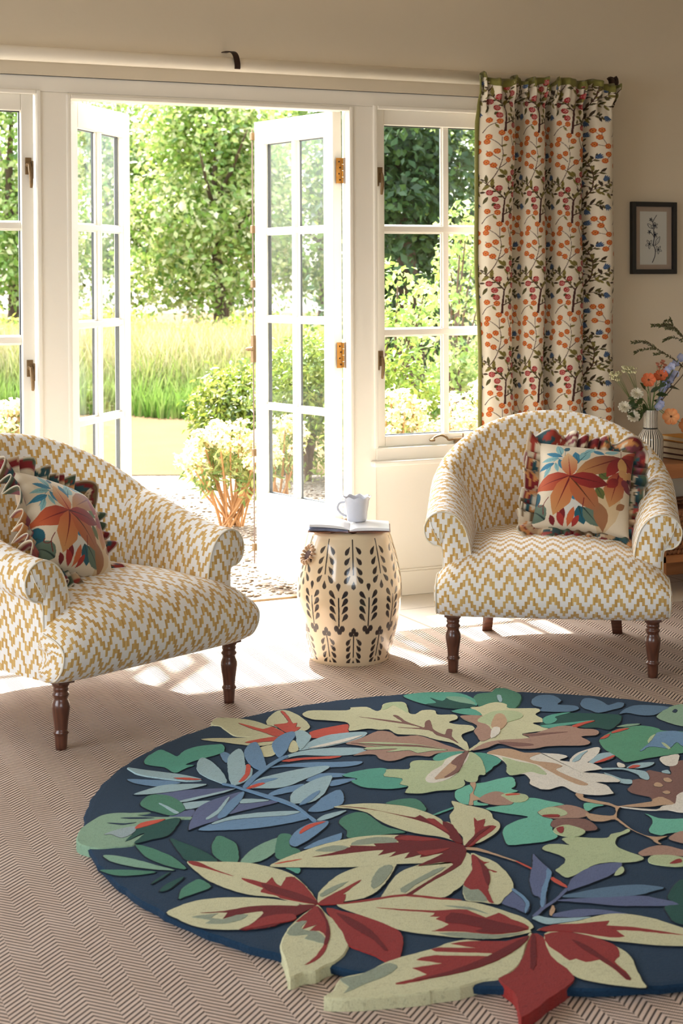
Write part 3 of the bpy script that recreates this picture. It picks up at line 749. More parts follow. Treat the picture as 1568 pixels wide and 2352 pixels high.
# painted timber front: head, posts, beads
def bead_frame(b, x0, x1, z0, z1, w=0.016, p=0.008, bottom=False):
    """raised bead framing an opening, on the room side of the front"""
    b.box(x0 - w, x0, YF - p, YF + 0.012, z0, z1 + w)
    b.box(x1, x1 + w, YF - p, YF + 0.012, z0, z1 + w)
    b.box(x0, x1, YF - p, YF + 0.012, z1, z1 + w)
    if bottom: b.box(x0 - w, x1 + w, YF - p, YF + 0.012, z0 - w, z0)

t = MB()
t.box(0.0, 3.47, YF, YF + 0.13, 1.919, 1.975)
t.box(1.544, 2.658, YF, YF + 0.13, 1.903, 1.919)
t.box(0.0, 3.47, YF - 0.010, YF + 0.02, 1.975, 1.988)         # cream bead over the head
t.box(2.658, 2.763, YF, YF + 0.052, 0.0, 1.919); t.box(2.680, 2.763, YF + 0.052, YF + 0.13, 0.0, 1.919)
for (a, c) in ((1.434, 1.544), (0.70, 0.78), (0.0, 0.10), (3.435, 3.47)):
    t.box(a, c, YF, YF + 0.13, 0.0 if 1.4 < a < 2.7 else 0.535, 1.919)
t.box(2.763, 3.435, YF, YF + 0.13, 0.535, 0.585)
t.box(0.78, 1.434, YF, YF + 0.13, 0.535, 0.585)
t.box(0.10, 0.70, YF, YF + 0.13, 0.535, 0.585)
# rebates the door leaves close against
t.box(1.544, 1.566, YF + 0.05, YF + 0.10, 0.0, 1.903)
struct(t.build('trim_1', M['white'], bevel=0.003))
t = MB()
bead_frame(t, 1.552, 2.650, 0.0, 1.897)
bead_frame(t, 2.770, 3.428, 0.585, 1.908)
bead_frame(t, 0.787, 1.427, 0.585, 1.908)
struct(t.build('trim_2', M['white'], bevel=0.004))
# window boards
struct(bx('trim_3', [(2.738, 3.50, YF - 0.035, YF + 0.02, 0.515, 0.537)], M['white'], 0.007))
struct(bx('trim_4', [(0.0, 1.46, YF - 0.035, YF + 0.02, 0.515, 0.537)], M['white'], 0.007))
# threshold with metal weather strip
struct(bx('trim_5', [(1.544, 2.68, 5.775, 5.86, -0.12, -0.004), (1.544, 2.68, 5.790, 5.835, -0.01, 0.006, 1)], [M['stone'], M['bronze']], 0.002))
struct(bx('baseboard_back', [(2.745, X1, YF - 0.014, YF + 0.01, 0, 0.095), (2.745, X1, YF - 0.010, YF + 0.01, 0.095, 0.103),
                             (X0, 1.45, YF - 0.014, YF + 0.01, 0, 0.095)], M['panel'], 0.003))

# ------------------------------------------------------------------ casement windows
def casement_handle(parent, x, z, s=1, flip=1):
    h = MB()
    h.box(x - 0.011, x + 0.011, YF + 0.024, YF + 0.032, z - 0.03, z + 0.03)
    h.lathe([(0.0, 0), (0.010, 0.001), (0.010, 0.006), (0.006, 0.008), (0.006, 0.018), (0.0, 0.019)], 10)
    n = 10 * 6
    for i in range(len(h.v) - n, len(h.v)):
        px, py, pz = h.v[i]; h.v[i] = (x + px, YF + 0.026 - pz, z + 0.004 + py)
    pts = [(x, YF + 0.008, z + 0.004), (x, YF + 0.002, z - 0.012), (x + 0.002 * flip, YF - 0.002, z - 0.035), (x + 0.004 * flip, YF, z - 0.062), (x + 0.004 * flip, YF + 0.004, z - 0.078)]
    h.tube(catmull(pts, 3), [0.005 + 0.0025 * math.sin(PI * k / 12) for k in range(13)], 8)
    h.box(x + 0.013 * flip - 0.003, x + 0.013 * flip + 0.003, YF + 0.012, YF + 0.03, z - 0.045, z + 0.018)
    return h.build('handle', M['bronze'], parent, smooth=False, bevel=0.001)

M['spacer'] = plain('dark_glazing_spacer', srgb(40, 46, 54), 0.5)
def spacers(parent, rects, ya, yb, s):
    """dark spacer bars round the edge of every double glazed pane"""
    b = MB(); t_ = 0.0035
    for (a, c, za, zb) in rects:
        for q in ((a, a + t_, za, zb), (c - t_, c, za, zb), (a + t_, c - t_, za, za + t_), (a + t_, c - t_, zb - t_, zb)):
            y0, y1 = (ya, yb) if s > 0 else (-yb, -ya)
            b.box(q[0], q[1], y0, y1, q[2], q[3])
    return b.build('glazing_spacer', M['spacer'], parent)

def casement(name, x0, x1, handle_x, flip, stay=False):
    YS = YF + 0.030
    z0, z1 = 0.588, 1.912
    gx0, gx1, gz0, gz1 = x0 + 0.044, x1 - 0.044, 0.628, 1.852
    f = MB()
    f.box(x0, gx0, YS, YS + 0.042, z0, z1); f.box(gx1, x1, YS, YS + 0.042, z0, z1)
    f.box(gx0, gx1, YS, YS + 0.042, gz1, z1); f.box(gx0, gx1, YS, YS + 0.042, z0, gz0)
    w = f.build(name, M['white'], bevel=0.003); struct(w)
    b = MB()
    xm = (gx0 + gx1) / 2
    for (hw, ya, yb) in ((0.012, 0.014, 0.034), (0.018, 0.024, 0.034)):
        b.box(xm - hw, xm + hw, YS + ya + 0.0007, YS + yb - 0.0007, gz0, gz1)
        for k in (1, 2):
            z = gz0 + (gz1 - gz0) * k / 3
            b.box(gx0, gx1, YS + ya, YS + yb, z - hw, z + hw)
    b.build('glazing_bars', M['white'], w, bevel=0.002)
    spacers(w, [(gx0 if i == 0 else xm + 0.012, xm - 0.012 if i == 0 else gx1, gz0 + (gz1 - gz0) * k / 3 + (0.012 if k else 0), gz0 + (gz1 - gz0) * (k + 1) / 3 - (0.012 if k < 2 else 0)) for i in range(2) for k in range(3)], YS + 0.0262, YS + 0.040, 1)
    g = MB()
    for i in range(2):
        for k in range(3):
            a = gx0 if i == 0 else xm + 0.005; c = xm - 0.005 if i == 0 else gx1
            za = gz0 + (gz1 - gz0) * k / 3 + 0.004; zb = gz0 + (gz1 - gz0) * (k + 1) / 3 - 0.004
            p = MB(); p.box(a, c, YS + 0.026, YS + 0.030, za, zb)
            p.build('pane', M['glass'], w)
    for hz in (1.655, 0.935): casement_handle(w, handle_x, hz, 1, flip)
    if stay:
        s = MB(); ys = YS - 0.012
        s.tube(catmull([(3.02, ys, 0.607), (3.035, ys, 0.617), (3.06, ys - 0.004, 0.622), (3.085, ys, 0.612), (3.095, ys, 0.602), (3.13, ys, 0.604), (3.30, ys, 0.606)], 4), 0.0045, 8)
        s.lathe([(0, 0), (0.011, 0.002), (0.012, 0.008), (0.008, 0.012), (0, 0.013)], 12, (3.02, ys, 0.598))
        s.tube([(3.16, ys, 0.590), (3.16, ys, 0.625)], 0.003, 6)
        s.box(3.12, 3.20, ys - 0.006, ys + 0.006, 0.588, 0.598)
        s.build('casement_stay', M['bronze'], w)
    return w
casement('window_1', 0.795, 1.424, 1.404, 1)
casement('window_2', 2.774, 3.424, 2.796, -1, True)
casement('window_3', 0.105, 0.695, 0.672, 1)

# ------------------------------------------------------------------ french doors, both leaves open outwards
def door_leaf(name, hinge, ang, side):
    """leaf built along local +x from the hinge; local y = 0 is the room face when closed (side=+1: mirrored)"""
    Wd, Hh, T = 0.562, 1.888, 0.042
    root = empty(name, (hinge[0], hinge[1], 0.018), ang)
    struct(root)
    s = side
    def bx_(b, x0, x1, y0, y1, z0, z1, mi=0):
        if s < 0: y0, y1 = -y1, -y0
        b.box(x0, x1, y0, y1, z0, z1, mi)
    gx0, gx1, gz0, gz1 = 0.066, Wd - 0.066, 0.335, Hh - 0.095
    f = MB()
    bx_(f, 0, gx0, 0, T, 0, Hh); bx_(f, gx1, Wd, 0, T, 0, Hh)
    bx_(f, gx0, gx1, 0, T, gz1, Hh); bx_(f, gx0, gx1, 0, T, 0, 0.12); bx_(f, gx0, gx1, 0, T, 0.26, gz0)
    bx_(f, gx0, gx1, 0.004, T - 0.008, 0.12, 0.26)
    bx_(f, Wd, Wd + 0.014, 0.012, T + 0.012, 0, Hh)           # rebated meeting edge
    f.build('frame', M['white'], root, bevel=0.003)
    b = MB(); xm = (gx0 + gx1) / 2
    for (hw, ya, yb) in ((0.010, 0.002, 0.040), (0.016, 0.016, 0.028)):
        bx_(b, xm - hw, xm + hw, ya + 0.0007, yb - 0.0007, gz0, gz1)
        for k in (1, 2, 3):
            z = gz0 + (gz1 - gz0) * k / 4
            bx_(b, gx0, gx1, ya, yb, z - hw, z + hw)
    b.build('glazing_bars', M['white'], root, bevel=0.002)
    spacers(root, [(gx0 if i == 0 else xm + 0.010, xm - 0.010 if i == 0 else gx1, gz0 + (gz1 - gz0) * k / 4 + (0.010 if k else 0), gz0 + (gz1 - gz0) * (k + 1) / 4 - (0.010 if k < 3 else 0)) for i in range(2) for k in range(4)], 0.024, 0.038, s)
    for i in range(2):
        for k in range(4):
            a = gx0 if i == 0 else xm + 0.004; c = xm - 0.004 if i == 0 else gx1
            p = MB(); bx_(p, a, c, 0.019, 0.023, gz0 + (gz1 - gz0) * k / 4 + 0.003, gz0 + (gz1 - gz0) * (k + 1) / 4 - 0.003)
            p.build('pane', M['glass'], root)
    return root, bx_, Wd, Hh, T

def hinge_part(parent, M4, z, fold=False):
    h = MB()
    h.box(-0.026, -0.003, -0.003, 0.0, z - 0.05, z + 0.05, 0, M4)
    if fold: h.box(0.0085, 0.0105, -0.030, -0.002, z - 0.05, z + 0.05, 0, M4)
    else: h.box(0.003, 0.024, -0.003, 0.0, z - 0.05, z + 0.05, 0, M4)
    for k in range(4):
        a = z - 0.05 + k * 0.025
        pts = [M4 @ Vector((0, -0.004, a + 0.001)), M4 @ Vector((0, -0.004, a + 0.024))]
        h.tube(pts, 0.0052, 8)
    for (sx, dz) in ((-0.014, 0.035), (-0.010, 0.012), (-0.014, -0.012), (-0.010, -0.036), (0.012, 0.03), (0.012, -0.03)):
        p = M4 @ Vector((sx, -0.0035, z + dz))
        h.sphere(p, 0.0035, 6, 4, 1)
    return h.build('hinge', [M['brass'], M['iron']], parent)

aR = math.atan2(6.3186 - 5.757, 2.5186 - 2.632)
rootR, bR, Wd, Hh, T = door_leaf('door_2', (2.632, 5.757), aR, -1)
for z in (1.655, 0.93, 0.235):
    hinge_part(rootR, Matrix.Translation((0.0, 0.0, 0)) @ Matrix.Rotation(-aR, 4, 'Z') @ Matrix.Translation((0.037, -0.004, 0)), z, True)
b = MB()
b.tube([(Wd + 0.006, 0.006, 0.03), (Wd + 0.006, 0.006, Hh - 0.03)], 0.003, 8)
b.build('bolt_rod', plain('dull_rod', srgb(120, 100, 88), 0.5), rootR)
for z in (1.83, 1.44, 1.21, 0.50, 0.10):
    k = MB(); k.box(Wd - 0.003, Wd + 0.014, -0.002, 0.014, z - 0.016, z + 0.016)
    k.build('bolt_keeper', M['bronze'], rootR, bevel=0.0015)
k = MB()
k.box(Wd - 0.004, Wd + 0.014, -0.002, 0.014, 0.88, 0.995)
k.tube(catmull([(Wd + 0.006, 0.016, 0.935), (Wd + 0.01, 0.035, 0.935), (Wd - 0.01, 0.045, 0.94), (Wd - 0.05, 0.045, 0.943)], 4), 0.006, 8)
k.lathe([(0, 0), (0.012, 0.002), (0.012, 0.008), (0, 0.012)], 12, (Wd + 0.006, 0.02, 0.93))
k.build('bolt_handle', M['bronze'], rootR, bevel=0.001)

aL = math.atan2(6.205 - 5.757, 1.962 - 1.588)
rootL, bL, Wd, Hh, T = door_leaf('door_1', (1.580, 5.757), aL, 1)
for z in (1.655, 0.90, 0.235):
    hinge_part(rootL, Matrix.Rotation(-aL, 4, 'Z') @ Matrix.Translation((-0.012, -0.012, 0)) @ Matrix.Rotation(math.radians(70), 4, 'Z'), z)

# ------------------------------------------------------------------ curtain pole with bracket and curtain
ZP, YP, RP = 2.040, YF - 0.075, 0.026
pole = empty('curtain_pole', (3.80, YP, ZP), 0, 'thick cream painted curtain pole running along the wall above the french doors', 'curtain pole')
p = MB(); p.tube([(-4.2, 0, 0), (-0.02, 0, 0)], RP, 24); p.build('rod', plain('cream_pole_paint', srgb(234, 226, 210), 0.55, var=0.02), pole, smooth=True)
# brown scrolled end bracket
p = MB()
sp = [(0.0 + 0.010 + 0.030 * (1 - k / 26 * 0.75) * math.cos(0.9 - k * 0.42) * 1.0, 0, 0.012 + 0.030 * (1 - k / 26 * 0.75) * math.sin(0.9 - k * 0.42)) for k in range(20)]
p.tube(sp, [0.008 - 0.00015 * k for k in range(20)], 8)
p.tube(catmull([(0.028, 0, 0.02), (0.040, 0, -0.005), (0.036, 0.01, -0.032), (0.018, 0.02, -0.05), (0.004, 0.03, -0.046)], 4), 0.006, 8)
p.tube([(0.0, 0, 0), (0.012, 0, 0)], 0.030, 18)
p.tube([(0.01, 0.0, 0.0), (0.01, 0.062, 0.0)], 0.008, 8)
p.build('end_bracket', M['iron'], pole, smooth=True)
p = MB()
hx = 2.145 - 3.80
hk = catmull([(hx - 0.012, 0.062, 0.050), (hx - 0.006, 0.03, 0.050), (hx, 0.0, 0.044), (hx + 0.002, -0.022, 0.028), (hx + 0.004, -0.033, 0.0), (hx + 0.005, -0.031, -0.020)], 5)
n = len(hk)
vs = []; fs = []
for i, q in enumerate(hk):
    wv = 0.011
    vs += [(q[0] - wv, q[1], q[2]), (q[0] + wv, q[1], q[2]), (q[0] + wv, q[1] - 0.003, q[2] + 0.003), (q[0] - wv, q[1] - 0.003, q[2] + 0.003)]
for i in range(n - 1):
    for j in range(4): fs.append((i * 4 + j, i * 4 + (j + 1) % 4, (i + 1) * 4 + (j + 1) % 4, (i + 1) * 4 + j))
fs += [(3, 2, 1, 0), ((n - 1) * 4, (n - 1) * 4 + 1, (n - 1) * 4 + 2, (n - 1) * 4 + 3)]
p.add(vs, fs); p.build('strap_bracket', M['iron'], pole)

# --- painting of the printed cloth (repeat tile in millimetres, 1 px = 1 mm)
class Canvas:
    def __init__(self, w, h, bg, wrap=True, res=1.0):
        self.w, self.h, self.res, self.wrap = w, h, res, wrap
        self.a = np.empty((int(h * res), int(w * res), 3)); self.a[:] = bg
    def poly(self, pts, col, grad=None):
        P = np.array(pts, dtype=float) * self.res
        H, Wt = self.a.shape[:2]
        x0, x1 = int(math.floor(P[:, 0].min())), int(math.ceil(P[:, 0].max()))
        y0, y1 = int(math.floor(P[:, 1].min())), int(math.ceil(P[:, 1].max()))
        if not self.wrap:
            x0, y0 = max(x0, 0), max(y0, 0); x1, y1 = min(x1, Wt - 1), min(y1, H - 1)
        if x1 < x0 or y1 < y0: return
        X, Y = np.meshgrid(np.arange(x0, x1 + 1) + 0.5, np.arange(y0, y1 + 1) + 0.5)
        ins = np.zeros(X.shape, bool)
        Q = np.roll(P, -1, 0)
        for (ax, ay), (bx_, by) in zip(P, Q):
            c = ((ay > Y) != (by > Y))
            with np.errstate(divide='ignore', invalid='ignore'):
                ins ^= c & (X < (bx_ - ax) * (Y - ay) / (by - ay) + ax)
        xi, yi = X[ins].astype(int), Y[ins].astype(int)
        if self.wrap: xi %= Wt; yi %= H
        if grad is None: self.a[yi, xi] = col
        else:
            (gx, gy), (hx_, hy), col2 = grad
            d = np.array([hx_ - gx, hy - gy]) * self.res
            t_ = ((X[ins] - gx * self.res) * d[0] + (Y[ins] - gy * self.res) * d[1]) / (d @ d)
            t_ = np.clip(t_, 0, 1)[:, None]
            self.a[yi, xi] = np.array(col) * (1 - t_) + np.array(col2) * t_
    def stroke(self, pts, w, col):
        P = np.array(pts, dtype=float)
        ws = w if hasattr(w, '__len__') else [w] * len(P)
        L, Rr = [], []
        for i in range(len(P)):
            d = P[min(i + 1, len(P) - 1)] - P[max(i - 1, 0)]
            d = d / (np.hypot(*d) + 1e-9); nn = np.array([-d[1], d[0]]) * ws[i] / 2
            L.append(P[i] + nn); Rr.append(P[i] - nn)
        for i in range(len(P) - 1):
            self.poly([L[i], L[i + 1], Rr[i + 1], Rr[i]], col)
    def disc(self, c, r, col, n=14):
        self.poly([(c[0] + r * math.cos(2 * PI * k / n), c[1] + r * math.sin(2 * PI * k / n)) for k in range(n)], col)
    def leaf(self, a, b, w, col, col2=None, vein=None, fat=0.5):
        a, b = np.array(a, float), np.array(b, float); d = b - a; L = np.hypot(*d)
        if L < 1e-6: return
        d /= L; nn = np.array([-d[1], d[0]]); pr = []
        ts = [0, .12, .28, fat, .7, .86, 1]; ww = [.06, .5, .88, 1, .8, .42, 0]
        pts = [a + d * L * t + nn * w / 2 * k for t, k in zip(ts, ww)] + [a + d * L * t - nn * w / 2 * k for t, k in zip(ts[::-1], ww[::-1])]
        self.poly(pts, col, None if col2 is None else (a, b, col2))
        if vein is not None: self.stroke([a, a + d * L * 0.85], [max(1.2, w * .1), .8], vein)
    def sample(self, u, v):
        H, Wt = self.a.shape[:2]
        x = np.asarray(u) * self.res - 0.5; y = np.asarray(v) * self.res - 0.5
        xi = np.floor(x).astype(int); yi = np.floor(y).astype(int)
        fx = (x - xi)[..., None]; fy = (y - yi)[..., None]
        def at(i, j):
            if self.wrap: return self.a[j % H, i % Wt]
            return self.a[np.clip(j, 0, H - 1), np.clip(i, 0, Wt - 1)]
        return (at(xi, yi) * (1 - fx) + at(xi + 1, yi) * fx) * (1 - fy) + (at(xi, yi + 1) * (1 - fx) + at(xi + 1, yi + 1) * fx) * fy

S = srgb
def paint_curtain():
    W, H = 300, 366
    c = Canvas(W, H, S(236, 226, 206), True, 2.0)
    k = 0.361
    def A(x, y): return ((x - 230) * k * 1.16 + 62, (1680 - y) * k)      # red / orange column
    def B(x, y): return ((x - 1310) * k * 1.10 + 222, (1680 - y) * k)    # blue column
    br, ol, dk, rd, og, bl = S(74, 36, 30), S(134, 122, 60), S(88, 82, 44), S(164, 40, 44), S(208, 112, 48), S(58, 84, 122)
    lr = random.Random(9)
    def strokes(f, lst, w0, w1, leafy=0):
        for l in lst:
            P = catmull([f(*p) for p in l], 4)
            c.stroke(P, np.linspace(w0, w1, len(P)) * 0.85, br)
            if leafy:
                al = np.concatenate([[0], np.cumsum(np.hypot(*np.diff(P, axis=0).T))]); s_ = leafy * 0.8; sd = 1
                while s_ < al[-1]:
                    q = np.array([np.interp(s_, al, P[:, 0]), np.interp(s_, al, P[:, 1])]); q2 = np.array([np.interp(s_ + 1, al, P[:, 0]), np.interp(s_ + 1, al, P[:, 1])])
                    t = math.atan2(*(q2 - q)[::-1]) + sd * lr.uniform(0.5, 1.1); L = lr.uniform(17, 25)
                    c.leaf(q, q + L * np.array([math.cos(t), math.sin(t)]), lr.uniform(7, 9.5), lr.choice((dk, ol, S(104, 92, 48), S(76, 58, 36))), None, S(56, 46, 26))
                    s_ += leafy; sd = -sd
    def lf(f, a, b, col, w=13): c.leaf(f(*a), f(*b), w, col, None, S(60, 52, 28))
    def flower(f, p, r=10.5):
        x, y = f(*p)
        for q in range(7):
            t = 2 * PI * q / 7 + p[0]
            c.disc((x + math.cos(t) * r * 0.6, y + math.sin(t) * r * 0.6), r * 0.5, og if q % 2 else S(196, 94, 40), 9)
        c.disc((x, y), r * 0.55, S(222, 138, 72)); c.disc((x, y), r * 0.25, S(150, 66, 30), 8)
    def berry(f, p, r=11.5):
        x, y = f(*p); c.disc((x, y), r, rd, 16)
        for i in range(-2, 3):
            for j in range(-2, 3):
                if i * i + j * j < 5: c.disc((x + i * r * 0.36 + (j % 2) * 1.5, y + j * r * 0.36), 1.25, S(236, 190, 178), 6)
    def bell(f, p, ang=-90):
        x, y = f(*p); t = math.radians(ang); R_ = lambda a, b: (x + a * math.cos(t) - b * math.sin(t), y + a * math.sin(t) + b * math.cos(t))
        c.poly([R_(-12, -2), R_(-8, -7), R_(2, -10), R_(12, -12), R_(7, -7), R_(15, -6), R_(9, -1), R_(16, 2), R_(9, 4), R_(13, 10), R_(4, 9), R_(-8, 7), R_(-12, 2)], bl)
        for i in range(3):
            for j in (-1, 0, 1): c.disc(R_(-5 + i * 6, j * 4.5), 1.1, S(150, 172, 200), 6)
    # orange sprigs
    strokes(A, [[(95, 2290 - 0), (150, 2200), (190, 2095), (215, 1960), (205, 1850), (200, 1720)], [(205, 1860), (170, 1810), (115, 1760)], [(195, 2000), (150, 1950), (95, 1900)],
                [(190, 2095), (250, 2030), (310, 1960), (345, 1925)], [(180, 2105), (140, 2060), (95, 2035)], [(325, 1950), (320, 1840), (335, 1745)], [(320, 1850), (295, 1770), (280, 1700)],
                [(60, 1700), (110, 1620), (180, 1580)]], 3.8, 2.2)
    for p in ((200, 1700), (110, 1745), (238, 1765), (98, 1800), (332, 1735), (278, 1690), (172, 1905), (118, 1938), (322, 1915), (266, 2000), (342, 1975), (98, 2030), (150, 2062), (108, 1560), (185, 1572), (322, 1870)):
        flower(A, p)
    for a, b in (((200, 1850), (250, 1830)), ((205, 1960), (250, 1945)), ((150, 1600), (180, 1650)), ((320, 1800), (365, 1790))): lf(A, a, b, ol, 9)
    # red berry tree
    strokes(A, [[(226, 1685), (232, 1560), (245, 1420)]], 11, 8)
    strokes(A, [[(245, 1425), (190, 1350), (130, 1280), (70, 1225)], [(245, 1425), (290, 1330), (335, 1230), (322, 1070)], [(236, 1592), (290, 1565), (365, 1525)]], 6.5, 3, 15)
    strokes(A, [[(300, 1320), (270, 1230), (260, 1150)], [(190, 1350), (185, 1300)], [(300, 1570), (318, 1600)]], 3.5, 2.5)
    for a, b, q in (((250, 1160), (185, 1080), 0), ((245, 1170), (178, 1165), 1), ((295, 1250), (240, 1180), 0), ((300, 1320), (240, 1400), 0), ((310, 1325), (365, 1410), 1), ((300, 1310), (372, 1290), 0),
                    ((140, 1290), (150, 1190), 0), ((100, 1245), (98, 1150), 1), ((130, 1270), (60, 1325), 0), ((115, 1400), (68, 1480), 1), ((335, 1190), (372, 1120), 0), ((285, 1510), (335, 1565), 1),
                    ((255, 1490), (312, 1500), 0), ((322, 1080), (312, 1030), 1), ((262, 1150), (230, 1090), 0), ((325, 1090), (352, 1040), 0), ((330, 1400), (300, 1470), 0), ((170, 1470), (140, 1500), 1), ((165, 1330), (210, 1280), 0)):
        lf(A, a, b, dk if q else ol)
    for p in ((288, 1190), (325, 1122), (346, 1252), (195, 1300), (125, 1352), (167, 1425), (181, 1506), (346, 1370), (320, 1612)): berry(A, p)
    # blue tree
    strokes(B, [[(1205, 1590), (1250, 1405), (1320, 1285), (1332, 1110), (1300, 1000), (1245, 925), (1160, 895)]], 7.0, 3.0, 13)
    strokes(B, [[(1322, 1300), (1400, 1250), (1485, 1195)], [(1235, 1505), (1320, 1460), (1425, 1475)], [(1300, 1260), (1230, 1230), (1155, 1240)], [(1322, 1190), (1250, 1120), (1155, 1110)],
                [(1245, 925), (1250, 830), (1255, 700), (1245, 640)], [(1300, 1000), (1350, 940), (1375, 925)], [(1330, 1130), (1390, 1090), (1430, 1080)], [(1330, 1320), (1420, 1320), (1480, 1360)]], 3.2, 1.8, 12)
    for p, a in (((1235, 1205), -60), ((1222, 1312), -120), ((1432, 1165), 60), ((1442, 1492), -60), ((1280, 1545), -80), ((1378, 912), 30), ((1255, 825), -80), ((1282, 662), 20)): bell(B, p, a)
    L_ = [((1250, 1405), (1180, 1360)), ((1250, 1410), (1185, 1460)), ((1330, 1110), (1270, 1050)), ((1330, 1110), (1380, 1060)), ((1320, 1010), (1340, 1080)), ((1290, 990), (1230, 1000)), ((1280, 970), (1240, 1050)),
          ((1260, 940), (1200, 960)), ((1260, 935), (1300, 860)), ((1200, 905), (1160, 960)), ((1350, 1285), (1390, 1350)), ((1400, 1250), (1370, 1180)), ((1420, 1240), (1470, 1280)), ((1450, 1220), (1490, 1250)),
          ((1300, 1465), (1350, 1390)), ((1350, 1455), (1400, 1410)), ((1270, 1485), (1310, 1540)), ((1250, 730), (1190, 760)), ((1252, 740), (1200, 690)), ((1230, 1230), (1180, 1290)), ((1390, 1090), (1440, 1040)), ((1330, 1160), (1380, 1120)),
          ((1250, 1120), (1290, 1060)), ((1190, 1110), (1160, 1180)), ((1400, 1320), (1440, 1290)), ((1440, 1335), (1470, 1400)), ((1340, 940), (1310, 900)), ((1210, 1500), (1160, 1540)), ((1220, 1480), (1170, 1430)), ((1380, 1470), (1400, 1530))]
    for i, (a, b) in enumerate(L_): lf(B, a, b, (dk, ol, S(60, 44, 30))[i % 3], 10)
    strokes(B, [[(1450, 800), (1400, 690), (1345, 620)], [(1400, 700), (1400, 620)], [(1350, 770), (1440, 795)], [(1470, 900), (1430, 960)]], 3, 2)
    for p in ((1385, 690), (1345, 772), (1450, 792), (1335, 612), (1400, 608), (1425, 960), (1455, 885)): flower(B, p)
    c.a *= 1.0
    return c

def build_curtain():
    can = paint_curtain()
    px = [1077, 1082, 1092, 1115, 1138, 1146, 1157, 1167, 1172, 1190, 1208, 1215, 1226, 1233, 1240, 1266, 1292, 1300, 1307, 1314, 1332, 1356, 1371, 1377]
    dp = [0.010, -0.010, -0.040, -0.056, -0.042, 0.006, 0.046, 0.010, -0.036, -0.062, -0.044, 0.016, 0.056, 0.016, -0.036, -0.066, -0.050, -0.004, 0.040, 0.000, -0.040, -0.050, -0.026, 0.012]
    knots = {0: -0.30, 3: 0.0, 9: 1.0, 15: 2.0, 23: 2.93}
    kx = sorted(knots)
    xs = [3.186 + (p_ - 1080) * (3.797 - 3.187) / (1374 - 1080) for p_ in px]
    SUB = 22
    C = catmull(list(zip(xs, dp)), SUB)
    nu = len(C)
    al = np.concatenate([[0], np.cumsum(np.hypot(*np.diff(C, axis=0).T))])
    C = np.column_stack([C, np.interp(al, [al[i * SUB] for i in kx], [knots[i] for i in kx])])
    zt = 2.022
    z = np.concatenate([np.linspace(0.03, 0.50, 20, endpoint=False), np.linspace(0.50, zt, 860)])
    nz = len(z)
    X = np.repeat(C[:, 0][:, None], nz, 1); D = np.repeat(C[:, 1][:, None], nz, 1); Uq = np.repeat(C[:, 2][:, None], nz, 1)
    Z = np.repeat(z[None, :], nu, 0)
    k = sm(1.86, 1.99, Z)                                   # gathered heading
    fr = np.linspace(0, 1, nu)[:, None]
    pleat = 0.020 * np.sin(fr * 2 * PI * 15 + 0.6 * np.sin(fr * 19)) + 0.008 * np.sin(fr * 2 * PI * 31)
    wob = 0.006 * np.sin(Z * 5.3 + fr * 9) + 0.004 * np.sin(Z * 11 + fr * 23)
    depth = D * (1 - k) * (1 - 0.12 * np.sin(Z * 2.1 + fr * 7)) + k * (D * 0.35 + pleat - 0.03) + wob * (1 - k)
    neck = sm(1.90, 1.945, Z) * (1 - sm(1.945, 1.985, Z))
    depth = depth + neck * 0.012
    flare = sm(1.95, zt, Z)
    depth = depth - flare * 0.022 - flare * 0.010 * np.sin(fr * 2 * PI * 7 + 1)
    X = X + 0.006 * np.sin(Z * 3.1 + fr * 5) * (1 - k) + k * 0.004 * np.sin(fr * 2 * PI * 15) - flare * 0.020 * (1 - fr)
    Z = Z + flare * 0.012 * np.sin(fr * 2 * PI * 5 + 0.5)
    Y = (YF - 0.085) + depth
    Pm = np.stack([X, Y, Z], -1).reshape(-1, 3)
    col = can.sample(62 + Uq * 300, (Z - 1.469) * 1000.0 * 366 / 358.5).reshape(-1, 3)
    ii, jj = np.meshgrid(np.arange(nu - 1), np.arange(nz - 1), indexing='ij')
    a = (ii * nz + jj).ravel()
    F = np.stack([a, a + nz, a + nz + 1, a + 1], 1)
    cur = empty('curtain', (3.49, YF - 0.085, 0.0), 0, 'cream curtain printed with orange flowers, red berries and blue bells hanging beside the casement', 'curtain')
    Pm = Pm - np.array([3.49, YF - 0.085, 0])
    o = fast_mesh('printed_panel', Pm, F, col, M['vpaint'], cur, True)
    md = o.modifiers.new('Solid', 'SOLIDIFY'); md.thickness = 0.0015; md.offset = 1
    G = Pm.reshape(nu, nz, 3)
    # olive binding on the leading edge and along the heading
    b = MB()
    rows = list(range(0, nz, 12)) + [nz - 1]
    L = []
    for j in rows:
        p0 = G[0, j]; p1 = G[9, j]
        L.append([(p0[0] - 0.008, p0[1] + 0.004, p0[2]), (p0[0] - 0.008, p0[1] - 0.006, p0[2]), (p1[0] - 0.004, p1[1] - 0.008, p1[2]), (p1[0], p1[1] - 0.003, p1[2])])
    b.grid(np.array(L)); b.build('edge_binding', M['olive'], cur, smooth=True)
    b = MB(); L = []
    for i in range(0, nu, 3):
        p = G[i, nz - 1]; w = 0.016 * math.sin(i * 0.11) + 0.010 * math.sin(i * 0.043) + 0.006
        L.append([(p[0], p[1] - 0.003, p[2] - 0.012), (p[0], p[1] - 0.006, p[2] + 0.002), (p[0] - 0.003, p[1] - 0.008 + w * 0.4, p[2] + 0.014 + w * 0.4), (p[0] - 0.003, p[1] + 0.004, p[2] + 0.010 + w * 0.3), (p[0], p[1] + 0.005, p[2] - 0.01)])
    b.grid(np.array(L)); b.build('heading_binding', M['olive'], cur, smooth=True)
build_curtain()

